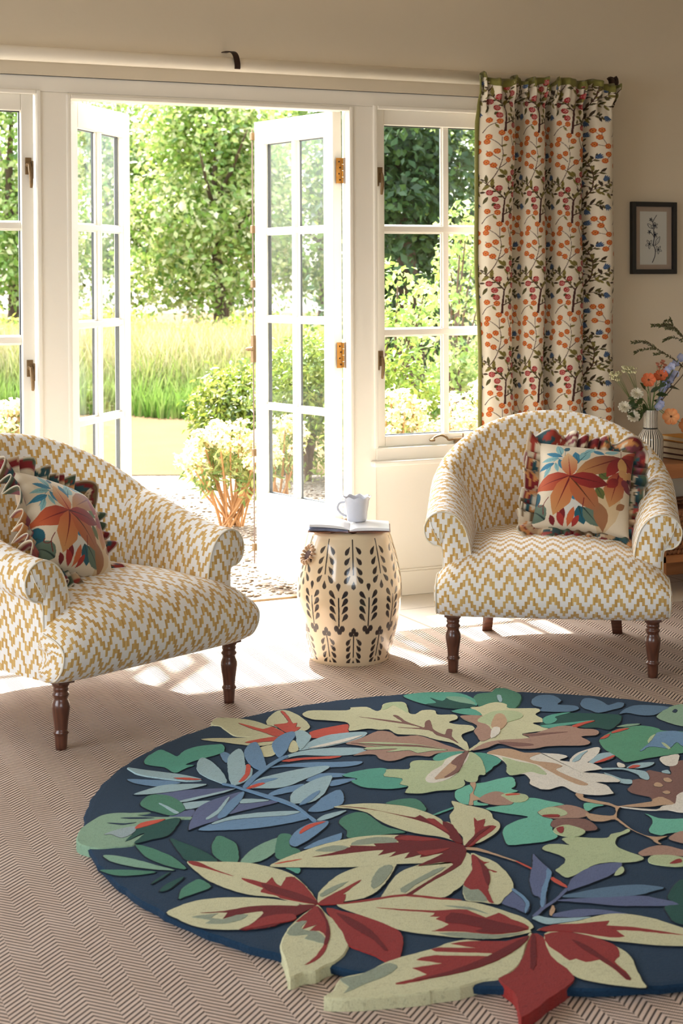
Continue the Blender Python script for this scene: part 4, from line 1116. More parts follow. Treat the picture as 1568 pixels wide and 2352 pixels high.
# ------------------------------------------------------------------ small framed picture on the right wall
def build_picture():
    YW = YF - 0.012
    x0, x1, z0, z1 = 3.944, 4.172, 1.262, 1.566
    pic = empty('framed_picture', ((x0 + x1) / 2, YW, (z0 + z1) / 2), 0, 'small black framed ink drawing of a flowering sprig hanging on the taupe wall', 'picture')
    w, h = (x1 - x0) / 2, (z1 - z0) / 2
    f = MB(); t_ = 0.020
    f.box(-w, -w + t_, -0.022, 0, -h, h); f.box(w - t_, w, -0.022, 0, -h, h); f.box(-w + t_, w - t_, -0.022, 0, h - t_, h); f.box(-w + t_, w - t_, -0.022, 0, -h, -h + t_)
    f.build('frame', M['black'], pic, bevel=0.002)
    m = MB(); a, bq = 0.068, 0.112
    m.box(-w + t_, w - t_, -0.008, -0.002, -h + t_, h - t_)
    for q in range(1): pass
    m.build('mount', M['mat'], pic)
    m = MB(); m.box(-a, a, -0.0095, -0.0075, -bq, bq); m.build('paper', M['paper'], pic)
    ink = MB()
    k = 0.228 / 1168       # crop px to metres
    def Q(x, y): return ((x - 757) * k, -0.0102, (1140 - y) * k)
    def line(pts, wd=5):
        P = catmull([Q(*p) for p in pts], 3)
        ink.tube([tuple(p) for p in P], wd * k, 5)
    line([(725, 1670), (790, 1540), (805, 1400), (770, 1320), (750, 1250), (780, 1130), (765, 1000), (765, 900), (740, 800), (720, 770)], 8)
    line([(740, 790), (790, 710), (845, 640)], 6); line([(770, 1110), (720, 1050), (680, 1010)], 6)
    for (cx_, cy_, r) in ((650, 1270, 105), (885, 1390, 95), (800, 870, 75), (800, 1070, 70), (650, 1010, 50), (690, 740, 45)):
        for q in range(5):
            t0 = 2 * PI * q / 5 + cx_
            line([(cx_, cy_), (cx_ + r * .6 * math.cos(t0 - .35), cy_ + r * .6 * math.sin(t0 - .35)), (cx_ + r * math.cos(t0), cy_ + r * math.sin(t0)), (cx_ + r * .6 * math.cos(t0 + .35), cy_ + r * .6 * math.sin(t0 + .35)), (cx_, cy_)], 3.6)
        ink.sphere(Q(cx_, cy_), 16 * k, 8, 5)
    for (p, q, wv) in (((790, 1310), (925, 1105), 40), ((740, 940), (600, 830), 35)):
        px_, py_ = q[0] - p[0], q[1] - p[1]; L_ = math.hypot(px_, py_); nx, ny = -py_ / L_ * wv, px_ / L_ * wv
        mx, my = (p[0] + q[0]) / 2, (p[1] + q[1]) / 2
        line([p, (mx + nx, my + ny), q, (mx - nx, my - ny), p], 4); line([p, (mx, my)], 3)
    ink.build('ink_sprig', M['ink'], pic)
build_picture()
# ------------------------------------------------------------------ sisal carpet and round rug
b = MB(); b.box(-2.2, 5.2, -1.2, 5.05, 0.0, 0.006)
tag(b.build('sisal_carpet', M['sisal'], bevel=0.002), 'large tan herringbone sisal carpet covering most of the floor', 'carpet')

RUG_C = (1.9431, 3.2389)
PAL = dict(navy=(30, 57, 82), cream=(212, 212, 172), coral=(206, 88, 68), red=(150, 50, 46), dred=(112, 28, 28), blue=(112, 150, 186), ltblue=(164, 196, 204), white=(232, 228, 214),
           peri=(98, 110, 148), teal=(92, 170, 150), green=(78, 136, 112), dgreen=(32, 84, 76), mgrey=(142, 176, 150), ltgrey=(158, 178, 182), mint=(134, 176, 152), sage=(150, 162, 142),
           tan=(198, 166, 134), slate=(92, 124, 152), mintc=(188, 204, 160), aqua=(116, 196, 170), brown=(176, 142, 124), dbrown=(134, 98, 88), gteal=(92, 158, 124))
def build_rug():
    names = list(PAL)
    mats = [pile_mat('rug_pile_' + n, srgb(*PAL[n])) for n in names] + [pile_mat('rug_pile_groove', srgb(24, 36, 48))]  # last one near-black: shade of the carved grooves put into the colour
    GI = len(names)
    H0, TOP = 0.0065, 0.0260
    b = MB()
    # navy base: disc with rounded, slightly fuzzy rim
    n = 240
    prof = [(0.985, H0), (0.998, H0 + 0.004), (1.000, TOP - 0.005), (0.996, TOP - 0.001), (0.985, TOP)]
    vs = []
    for (r, z) in prof:
        for j in range(n):
            t = 2 * PI * j / n
            q = r + 0.0018 * math.sin(t * 57) + 0.0012 * math.sin(t * 101 + 1)
            vs.append((q * math.cos(t), q * math.sin(t), z))
    fs = [(i * n + j, i * n + (j + 1) % n, (i + 1) * n + (j + 1) % n, (i + 1) * n + j) for i in range(4) for j in range(n)]
    fs.append(tuple(range(4 * n, 5 * n)))
    b.add(vs, fs, names.index('navy'))
    fz = random.Random(2)
    lines = RUG.strip().split('\n')
    # the spray and leaves repeat, turned half round, on the far right of the design
    xl = lambda y: 0.60 + 0.21 * (y + 0.35)
    extra = []
    for line in lines:
        t = line.split(); P = [tuple(float(x) for x in q.split(',')) for q in t[2:]]
        P = [(190 - x, 20 - y) for x, y in P]
        if all(x > xl(y / 1000) * 1000 + 45 and math.hypot(x, y) < 975 for x, y in P) and not t[1].endswith('!'):
            extra.append(' '.join(t[:2] + ['%d,%d' % p for p in P]))
    for idx, line in enumerate(lines + extra):
        t = line.split(); lay = int(t[0]); full = t[1].endswith('!'); cn = t[1].rstrip('!')
        P = [tuple(float(x) / 1000 for x in q.split(',')) for q in t[2:]]
        if lay <= 3 and cn not in ('red', 'dred', 'sage', 'coral'): P = [tuple(p) for p in catmull(P, 3, True)]
        else: P = [tuple(p) for p in catmull(P, 2, True)]
        Q = []
        for i in range(len(P)):
            a_, b_ = P[i], P[(i + 1) % len(P)]; L = math.hypot(b_[0] - a_[0], b_[1] - a_[1]); q = max(1, int(L / 0.009))
            for k in range(q):
                f = k / q; j = 0.0007 if lay < 4 else 0.0004
                Q.append((a_[0] + (b_[0] - a_[0]) * f + fz.uniform(-j, j), a_[1] + (b_[1] - a_[1]) * f + fz.uniform(-j, j)))
        P = Q
        A = sum(P[i][0] * P[(i + 1) % len(P)][1] - P[(i + 1) % len(P)][0] * P[i][1] for i in range(len(P)))
        if A < 0: P = P[::-1]
        zt = TOP + 0.0016 + lay * 0.0006 + idx * 0.0000045
        m = len(P); outer = []
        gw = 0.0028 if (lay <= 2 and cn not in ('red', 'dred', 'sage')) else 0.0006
        for i in range(m):
            p0, p1, p2 = P[i - 1], P[i], P[(i + 1) % m]
            d1 = (p1[0] - p0[0], p1[1] - p0[1]); d2 = (p2[0] - p1[0], p2[1] - p1[1])
            nx, ny = d1[1] + d2[1], -(d1[0] + d2[0]); L = math.hypot(nx, ny) or 1
            outer.append((p1[0] + nx / L * gw, p1[1] + ny / L * gw))
        vs = [(p[0], p[1], zt) for p in P]
        mi = names.index(cn)
        b.add(vs, [tuple(range(m))], mi)
        if full:
            w = [(p[0], p[1], zt) for p in P] + [(p[0], p[1], zt - 0.003) for p in outer] + [(p[0], p[1], H0) for p in outer]
            b.add(w, [(i, m + i, m + (i + 1) % m, (i + 1) % m) for i in range(m)] + [(m + i, 2 * m + i, 2 * m + (i + 1) % m, m + (i + 1) % m) for i in range(m)], mi)
        else:
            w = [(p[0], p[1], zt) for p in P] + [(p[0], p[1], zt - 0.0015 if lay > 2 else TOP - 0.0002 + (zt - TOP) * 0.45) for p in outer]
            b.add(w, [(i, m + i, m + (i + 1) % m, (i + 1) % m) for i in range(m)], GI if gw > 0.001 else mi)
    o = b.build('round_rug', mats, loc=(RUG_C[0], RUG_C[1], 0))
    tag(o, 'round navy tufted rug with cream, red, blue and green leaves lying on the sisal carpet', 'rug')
build_rug()

# ------------------------------------------------------------------ armchairs
def make_armchair():
    root = empty('armchair', (0, 0, 0))
    fab = M['fabric']
    # --- sprung seat (closed loft of the profile across the width)
    prof = catmull([(0.30, 0.187), (0.12, 0.184), (0.0, 0.184), (-0.055, 0.198), (-0.088, 0.240), (-0.092, 0.290), (-0.070, 0.345), (-0.022, 0.382), (0.05, 0.402), (0.18, 0.412), (0.36, 0.408), (0.56, 0.395), (0.60, 0.34), (0.58, 0.22), (0.45, 0.187)], 5, True)
    arc = np.concatenate([[0], np.cumsum(np.hypot(*np.diff(prof, axis=0).T))])
    us = np.sin(np.linspace(-1, 1, 61) * PI / 2)
    P = np.zeros((len(us), len(prof) + 1, 3)); UV = np.zeros((len(us), len(prof) + 1, 2))
    pr = np.vstack([prof, prof[:1]]); arcc = np.append(arc, arc[-1] + np.hypot(*(prof[0] - prof[-1])))
    zc, yc = 0.27, 0.24
    for i, u in enumerate(us):
        k = max(0.0, 1 - abs(u) ** 6.5) ** (1 / 6.5)
        kz = max(0.0, 1 - abs(u) ** 2.5) ** (1 / 2.5)
        y = yc + (pr[:, 0] - yc) * (0.80 + 0.20 * k)
        dz = pr[:, 1] - zc
        z = zc + np.where(dz > 0, dz * (0.12 + 0.88 * kz), dz * (0.72 + 0.28 * k))
        P[i, :, 0] = u * (0.366 - 0.032 * sm(-0.005, 0.075, y)); P[i, :, 1] = y; P[i, :, 2] = z
        UV[i, :, 1] = arcc
    du = np.vstack([np.zeros((1, P.shape[1])), np.cumsum(np.linalg.norm(np.diff(P, axis=0), axis=2), axis=0)])
    UV[:, :, 0] = du - du[len(us) // 2] + 0.0344
    b = MB(); b.grid(P, UV)
    n1 = P.shape[1] - 1
    last = (len(us) - 1) * P.shape[1]
    for base_, s_ in ((0, -1), (last, 1)):                 # sides tuck in behind the arms
        ci = len(b.v)
        b.add([(s_ * 0.27, 0.22, 0.25)], [], 0, [(s_ * 0.60, 0.3)])
        for j in range(n1): b.f.append((base_ + j, base_ + j + 1, ci)); b.m.append(0)
    seat = b.build('seat', fab, root, smooth=True, uv=True, fix=True)
    # corner piping down both ends of the seat front
    for s, i in ((-1, 4), (1, len(us) - 5)):
        pp = MB()
        pts = [tuple(P[i, j] + np.array([s * 0.001, -0.001, 0])) for j in range(14, 38)]
        pp.tube(pts, 0.0028, 6)
        pp.build('seat_piping', M['piping'], seat, smooth=True)
    # --- curved back
    th = np.linspace(-math.radians(92), math.radians(92), 81)
    sec = []       # (which ellipse blend t (0 bottom .. 1 top), outward offset, z selector)
    def ring(theta):
        s, c = math.sin(theta), math.cos(theta)
        ex = 0.378 * abs(s)
        h = 0.574 + 0.204 * math.sqrt(max(0.0, 1 - min(1.0, s * s)))
        hb = 0.33
        pts = []
        def pt(t, off, z):
            a = 0.262 + 0.056 * t + off; bb = 0.215 + 0.058 * t + off
            y0 = 0.40
            yy = y0 + bb * c if c > 0 else y0 + (bb * 0.5) * c
            return (a * s, yy, z)
        R_ = 0.043
        zt = h - R_
        for k in range(13):
            t = k / 12
            puff = -0.020 * math.sin(PI * min(1, t * 1.02)) ** 0.8
            pts.append(pt(t, puff, hb + (zt - hb) * t))
        for k in range(1, 10):
            a_ = PI * k / 10
            pts.append(pt(1, R_ - R_ * math.cos(a_), zt + R_ * math.sin(a_)))
        for k in range(9):
            t = 1 - k / 8
            pts.append(pt(t, 2 * R_ - 0.006 * math.sin(PI * t), 0.19 + (zt - 0.19) * t))
        return pts
    Q = np.array([ring(t) for t in th])
    aw = np.concatenate([[0], np.cumsum(np.linalg.norm(np.diff(Q[:, 6], axis=0), axis=1))]); aw -= aw[len(aw) // 2]
    UV = np.zeros(Q.shape[:2] + (2,))
    for i in range(len(th)):
        av = np.concatenate([[0], np.cumsum(np.linalg.norm(np.diff(Q[i], axis=0), axis=1))])
        UV[i, :, 1] = av + 0.012
        # keep the weave upright: columns follow the horizontal arc at each height
    for j in range(Q.shape[1]):
        a_ = np.concatenate([[0], np.cumsum(np.linalg.norm(np.diff(Q[:, j, :2], axis=0), axis=1))]); a_ -= a_[len(a_) // 2]
        UV[:, j, 0] = a_ * 0.5 + aw * 0.5 + 0.0344
    b = MB(); b.grid(Q, UV)
    b.f.append(tuple(range(Q.shape[1]))); b.m.append(0)
    base = (len(th) - 1) * Q.shape[1]
    b.f.append(tuple(range(base + Q.shape[1] - 1, base - 1, -1))); b.m.append(0)
    b.build('back', fab, root, smooth=True, uv=True, fix=True)
    # --- scrolled arms
    def arm(s):
        ys = np.concatenate([[0.030], np.linspace(0.036, 0.50, 34)])
        rows = []; uvr = []
        for yi, y in enumerate(ys):
            f = sm(0.04, 0.50, y)
            T = 0.498 + 0.075 * f
            xi = 0.248 + 0.018 * f
            roll = 1 - 0.25 * f
            c0 = [(0.250, 0.29), (0.252, 0.36), (0.260, 0.415), (0.276, 0.465), (0.306, 0.499), (0.346, 0.512), (0.383, 0.498), (0.404, 0.462), (0.398, 0.424), (0.376, 0.404), (0.356, 0.400), (0.346, 0.388), (0.344, 0.340), (0.345, 0.27), (0.345, 0.188)]
            c1_ = [(0.256, 0.33), (0.262, 0.42), (0.276, 0.485), (0.298, 0.545), (0.330, 0.586), (0.362, 0.598), (0.392, 0.584), (0.408, 0.550), (0.404, 0.515), (0.386, 0.490), (0.370, 0.478), (0.362, 0.455), (0.358, 0.380), (0.355, 0.28), (0.352, 0.188)]
            crs = [(q0[0] * (1 - f) + q1[0] * f, q0[1] * (1 - f) + q1[1] * f) for q0, q1 in zip(c0, c1_)]
            C = catmull(crs, 4)
            if yi == 0: C = C + (np.array([[0.31, 0.40]]) - C) * 0.03
            if y > 0.035 and y < 0.06:
                pass
            rows.append([(s * c[0], y, c[1]) for c in C])
            av = np.concatenate([[0], np.cumsum(np.hypot(*np.diff(C, axis=0).T))])
            uvr.append([(y * 1.0 + 0.01, a_ + 0.28) for a_ in av])
        A_ = np.array(rows); U_ = np.array(uvr)
        b = MB(); b.grid(A_, U_)
        # scroll front: domed facing
        ring_ = A_[0]; k = len(ring_)
        cen = np.array([s * 0.340, 0.016, 0.450]); low = np.array([s * 0.298, 0.020, 0.25])
        mid = []
        for p in ring_:
            c_ = cen if p[2] > 0.40 else low + (cen - low) * max(0, (p[2] - 0.19) / 0.21)
            mid.append((p + (c_ - p) * 0.5) * np.array([1, 0, 1]) + np.array([0, 0.0185, 0]))
        mid = np.array(mid)
        G = np.stack([ring_, mid], 0)
        uvf = np.stack([G[..., 0] + 0.013, G[..., 2]], -1)
        o0 = len(b.v)
        b.grid(G, uvf)
        cidx = len(b.v)
        half = k // 2
        b.add([tuple((mid[i] + mid[k - 1 - i]) / 2 + np.array([0, -0.0015, 0])) for i in range(half)], [], 0,
              [(float((mid[i] + mid[k - 1 - i])[0] / 2) + 0.013, float((mid[i] + mid[k - 1 - i])[2] / 2)) for i in range(half)])
        m0 = o0 + k
        for i in range(half - 1):
            b.f.append((m0 + i, m0 + i + 1, cidx + i + 1, cidx + i)); b.m.append(0)
            b.f.append((m0 + k - 1 - i, cidx + i, cidx + i + 1, m0 + k - 2 - i)); b.m.append(0)
        # back end cap
        e0 = (len(ys) - 1) * k
        b.f.append(tuple(range(e0, e0 + k))); b.m.append(0)
        o = b.build('arm', fab, root, smooth=True, uv=True, fix=True)
        # piping round the scroll and pleat seams
        pp = MB()
        pts = [tuple(np.array(p) + np.array([0, -0.001, 0])) for p in ring_[4:-1]]
        pp.tube(pts, 0.0026, 6)
        sc = np.array([s * 0.350, 0.0125, 0.408])
        for t0 in (0.75, 1.5, 2.3):
            e = np.array([sc[0] - s * math.cos(t0) * 0.052, 0.026, sc[2] + 0.040 + math.sin(t0) * 0.052])
            pp.tube(catmull([tuple(sc), tuple((sc + e) / 2 + np.array([s * 0.006, -0.001, 0.004])), tuple(e)], 4), 0.0013, 5)
        pp.build('arm_piping', M['piping'], o, smooth=True)
        # seam where arm meets back
    arm(-1); arm(1)
    # --- turned front legs
    prof = [(0.0, 0.0), (0.0150, 0.0), (0.0160, 0.012), (0.0172, 0.034), (0.0178, 0.040), (0.0212, 0.043), (0.0216, 0.047), (0.0180, 0.051), (0.0176, 0.056), (0.0196, 0.075), (0.0228, 0.098), (0.0246, 0.112), (0.0240, 0.121), (0.0205, 0.130), (0.0188, 0.135), (0.0192, 0.141),
            (0.0226, 0.145), (0.0228, 0.149), (0.0194, 0.153), (0.0190, 0.157), (0.0210, 0.160), (0.0210, 0.165), (0.0196, 0.168), (0.0225, 0.171), (0.0240, 0.176), (0.0245, 0.192), (0.0, 0.192)]
    for x in (-0.31, 0.31):
        b = MB(); b.lathe(prof, 28, (x, 0.0, 0.006)); b.box(x - 0.026, x + 0.026, -0.026, 0.026, 0.184, 0.197)
        b.build('leg', M['legwood'], root, smooth=True).data.polygons.foreach_set('use_smooth', [True] * (28 * 26) + [False] * 6)
    # --- splayed square back legs
    for s in (-1, 1):
        b = MB(); rows = []
        for k in range(9):
            t = k / 8
            z = 0.20 * (1 - t) + 0.006 * t
            x = s * (0.215 + 0.012 * t * t); y = 0.545 + 0.075 * t * t; w = 0.021 - 0.004 * t
            rows.append([(x - w, y - w, z), (x + w, y - w, z), (x + w, y + w, z), (x - w, y + w, z), (x - w, y - w, z)])
        b.grid(np.array(rows)); b.f.append((0, 1, 2, 3)); b.f.append((43, 42, 41, 40)); b.m += [0, 0]
        b.build('leg', M['legwood'], root, fix=True)
    return root

chair = make_armchair()
chair.location = (2.7075, 4.288, 0); chair.rotation_euler = (0, 0, math.radians(-32.2))
tag(chair, 'mustard and cream chevron armchair in front of the printed curtain', 'armchair', 'matching chevron armchairs')
chair2 = copy_tree(chair)
chair2.location = (1.3925, 4.2975, 0); chair2.rotation_euler = (0, 0, math.radians(23.3))
tag(chair2, 'mustard and cream chevron armchair by the open left door leaf, cut by the photo edge', 'armchair', 'matching chevron armchairs')

# ------------------------------------------------------------------ ruffled cushions
def paint_cushion():
    c = Canvas(850, 850, S(228, 214, 188), False, 0.5)
    or_, rd, dr, go, tq, bl, lb, ol, gy, br = S(206, 104, 60), S(168, 52, 44), S(122, 30, 34), S(206, 150, 92), S(32, 92, 108), S(56, 132, 164), S(136, 186, 190), S(104, 112, 58), S(100, 120, 104), S(160, 110, 74)
    f = lambda x, y: (x - 290, 1130 - y)
    L = lambda a, b, w, c1, c2=None, v=None, fat=0.5: c.leaf(f(*a), f(*b), w, c1, c2, v, fat)
    # soft background washes
    for a, b, w, q in (((640, 1090), (640, 860), 180, S(222, 220, 212)), ((880, 1160), (980, 640), 240, S(216, 190, 150))): L(a, b, w, q)
    # blue sprig
    c.stroke(catmull([f(640, 620), f(530, 500), f(520, 400), f(470, 330)], 5), 4, tq); c.stroke(catmull([f(520, 480), f(430, 520), f(340, 640)], 4), 4, bl)
    for a, b, w, q in (((500, 470), (350, 430), 55, bl), ((470, 490), (310, 515), 50, lb), ((430, 545), (290, 600), 55, bl), ((470, 500), (525, 620), 60, bl), ((490, 450), (450, 320), 70, lb), ((520, 400), (555, 340), 50, tq),
                       ((440, 540), (470, 640), 40, lb), ((400, 580), (340, 690), 40, lb), ((640, 540), (610, 400), 80, bl), ((660, 500), (740, 370), 90, lb), ((760, 360), (870, 390), 55, bl), ((870, 370), (1000, 320), 60, lb), ((690, 420), (790, 300), 60, lb)):
        L(a, b, w, q, None, tq)
    # green / teal underleaves
    for a, b, w, q in (((830, 600), (920, 660), 90, ol), ((820, 750), (890, 860), 80, ol), ((590, 780), (640, 900), 80, bl), ((240, 800), (320, 960), 110, tq), ((400, 1080), (240, 960), 170, gy), ((1190, 500), (1400, 640), 150, gy), ((1180, 560), (1330, 720), 120, tq),
                       ((1250, 460), (1390, 400), 120, ol), ((680, 950), (740, 1100), 120, tq), ((720, 960), (870, 1100), 120, gy), ((1130, 720), (1330, 700), 110, S(34, 62, 54))):
        L(a, b, w, q, None, S(40, 60, 56))
    # brown leaves at the foot
    for a, b, w, q in (((850, 900), (910, 1130), 130, br), ((540, 1110), (545, 960), 60, dr), ((480, 1120), (440, 1040), 50, dr), ((600, 1120), (640, 960), 60, or_), ((560, 1120), (500, 1010), 60, rd), ((640, 1120), (690, 1030), 50, rd), ((1010, 930), (1090, 860), 60, br)):
        L(a, b, w, q)
    # gold leaf right of centre, then the two stars
    L((1020, 560), (945, 925), 190, rd, go, dr, 0.6)
    L((1010, 640), (910, 740), 90, dr, rd)
    c2 = (1020, 405)
    L(c2, (625, 650), 190, dr, go, S(112, 40, 30), 0.45); L(c2, (1300, 250), 110, or_, rd, S(236, 220, 190)); L(c2, (1250, 400), 150, rd, dr, S(90, 20, 26)); L(c2, (900, 640), 110, dr, rd); L(c2, (1190, 540), 150, dr, rd, S(90, 20, 26)); L(c2, (1060, 600), 90, go, S(222, 178, 110))
    c1 = (585, 680)
    L(c1, (545, 420), 150, or_, S(226, 190, 140), rd, 0.6); L(c1, (265, 795), 170, rd, or_, dr, 0.55); L(c1, (465, 1045), 190, or_, go, dr, 0.6); L(c1, (860, 985), 200, or_, br, S(96, 50, 26), 0.5); L(c1, (925, 715), 150, rd, dr, S(90, 20, 26), 0.55)
    for p in ((1090, 590), (1130, 560), (1050, 570)): c.disc(f(*p), 42, S(212, 160, 104))
    for p in ((1080, 660), (1150, 620), (1110, 700)): c.disc(f(*p), 40, S(132, 52, 66))
    c.disc(f(1110, 620), 18, S(70, 30, 40))
    c.stroke(catmull([f(410, 880), f(370, 950), f(380, 1040)], 4), 7, dr); c.stroke(catmull([f(330, 920), f(320, 950), f(345, 965), f(375, 950)], 4), 6, dr)
    c.stroke([f(720, 870), f(715, 960)], 8, dr)
    c.stroke([f(x, y) for x, y in ((1012, 300), (1018, 405))], 5, dr)
    return c
CUSH = paint_cushion()

def ruffle_cols(n, m, seed):
    rg = np.random.default_rng(seed)
    pal = np.array([S(136, 36, 40), S(164, 60, 46), S(222, 206, 178), S(206, 176, 140), S(112, 88, 58), S(72, 92, 70), S(122, 30, 36), S(216, 150, 90), S(44, 84, 92), S(150, 80, 90), S(226, 214, 190)])
    sx = rg.uniform(0, 1, 150); sy = rg.uniform(0, 1, 150); si = rg.integers(0, len(pal), 150)
    U, Vv = np.meshgrid(np.linspace(0, 1, n), np.linspace(0, 1, m), indexing='ij')
    du = np.abs(U[..., None] - sx); du = np.minimum(du, 1 - du) * 30 + 0.35 * np.sin(Vv[..., None] * 7 + si)
    d = du ** 2 + ((Vv[..., None] - sy) * 1.1) ** 2
    return pal[si[np.argmin(d, -1)]]

def make_cushion(name, size, seed, rotc=0, label='', group=None):
    """local: x across the face, z up the face, -y out of the face"""
    root = empty(name)
    n = 230
    s = np.linspace(-1, 1, n); A, B = np.meshgrid(s, s, indexing='ij')
    hh = size / 2
    cx_ = A * hh * (1 - 0.055 * (1 - B * B) * np.abs(A) ** 2 * 1.0); cz_ = B * hh * (1 - 0.055 * (1 - A * A) * np.abs(B) ** 2)
    T = 0.074 * ((1 - A * A) * (1 - B * B)) ** 0.42
    rg = np.random.default_rng(seed)
    wr = np.zeros_like(A)
    for k in range(10):
        a0 = rg.uniform(0, 2 * PI); fq = rg.uniform(2.5, 6)
        wr += 0.0011 * np.sin(fq * (A * math.cos(a0) + B * math.sin(a0)) + rg.uniform(0, 6))
    T2 = T + wr * (T / 0.074)
    front = np.stack([cx_, -T2, cz_], -1).reshape(-1, 3); back = np.stack([cx_, T * 0.9 + 0.0, cz_], -1).reshape(-1, 3)
    uu = (A + 1) / 2 * 850; vv = (B + 1) / 2 * 850
    if rotc: uu, vv = vv, 850 - uu
    col = CUSH.sample(uu, vv).reshape(-1, 3)
    ii, jj = np.meshgrid(np.arange(n - 1), np.arange(n - 1), indexing='ij'); a = (ii * n + jj).ravel()
    F1 = np.stack([a, a + n, a + n + 1, a + 1], 1)
    V = np.vstack([front, back]); Cc = np.vstack([col, np.tile(S(196, 170, 140), (n * n, 1))])
    F = np.vstack([F1, F1[:, ::-1] + n * n])
    fast_mesh('cover', V, F, Cc, M['vcotton'], root, True)
    # gathered frill all round
    m, rows = 900, 9
    t = np.linspace(0, 4, m)
    per = np.zeros((m, 2)); nor = np.zeros((m, 2))
    for i, q in enumerate(t):
        e = min(int(q), 3); f_ = q - e
        f2 = f_ * 2 - 1
        rc = 0.20
        k = hh * (1 - 0.055 * (1 - f2 * f2))
        pts = [(f2 * hh, k), (k, -f2 * hh), (-f2 * hh, -k), (-k, f2 * hh)][e]
        nn = [(0, 1), (1, 0), (0, -1), (-1, 0)][e]; n2 = [(1, 0), (0, -1), (-1, 0), (0, 1)][e]
        w = max(0, (abs(f2) - (1 - rc)) / rc) * 0.785 * (1 if f2 > 0 else -1)
        per[i] = pts; nor[i] = (nn[0] * math.cos(w) + n2[0] * math.sin(w), nn[1] * math.cos(w) + n2[1] * math.sin(w))
    ph = np.cumsum(1 + 0.5 * np.sin(np.linspace(0, 4, m) * PI * 3 + seed) + 0.3 * np.sin(np.linspace(0, 4, m) * PI * 7)) / m
    G = np.zeros((m, rows, 3))
    nf = 27
    for r in range(rows):
        q = r / (rows - 1)
        amp = 0.006 + 0.022 * q
        out = -0.006 + 0.064 * q * (1 - 0.18 * np.abs(np.sin(2 * PI * ph * 9)))
        yo = amp * np.sin(2 * PI * nf * ph) + 0.010 * q * np.sin(2 * PI * ph * 6 + seed)
        so = 0.010 * q * np.cos(2 * PI * nf * ph * 1.0 + 0.8)
        tx = np.stack([nor[:, 1], -nor[:, 0]], 1)
        xy = per + nor * out[:, None] + tx * so[:, None]
        G[:, r, 0] = xy[:, 0]; G[:, r, 2] = xy[:, 1]; G[:, r, 1] = yo
    G[-1] = G[0]
    rc = ruffle_cols(m, rows, seed)
    rc[:, -1] = S(232, 220, 196)
    ii, jj = np.meshgrid(np.arange(m - 1), np.arange(rows - 1), indexing='ij'); a = (ii * rows + jj).ravel()
    F = np.stack([a, a + rows, a + rows + 1, a + 1], 1)
    fr = fast_mesh('frill', G.reshape(-1, 3), F, rc.reshape(-1, 3), M['vcotton'], root, True)
    md = fr.modifiers.new('Solid', 'SOLIDIFY'); md.thickness = 0.0016
    return root

def place_cushion(o, chair_o, lx, ly, lz, rz, lean, spin):
    Mc = Matrix.Translation(chair_o.location) @ Matrix.Rotation(chair_o.rotation_euler.z, 4, 'Z')
    o.matrix_world = Mc @ Matrix.Translation((lx, ly, lz)) @ Matrix.Rotation(rz, 4, 'Z') @ Matrix.Rotation(lean, 4, 'X') @ Matrix.Rotation(spin, 4, 'Y')

cu = make_cushion('cushion', 0.318, 3)
tag(cu, 'frilled autumn leaf cushion leaning in the armchair by the curtain', 'cushion', 'frilled leaf print cushions')
cu2 = make_cushion('cushion', 0.315, 8)
tag(cu2, 'frilled autumn leaf cushion slumped against the arm of the armchair by the doors', 'cushion', 'frilled leaf print cushions')

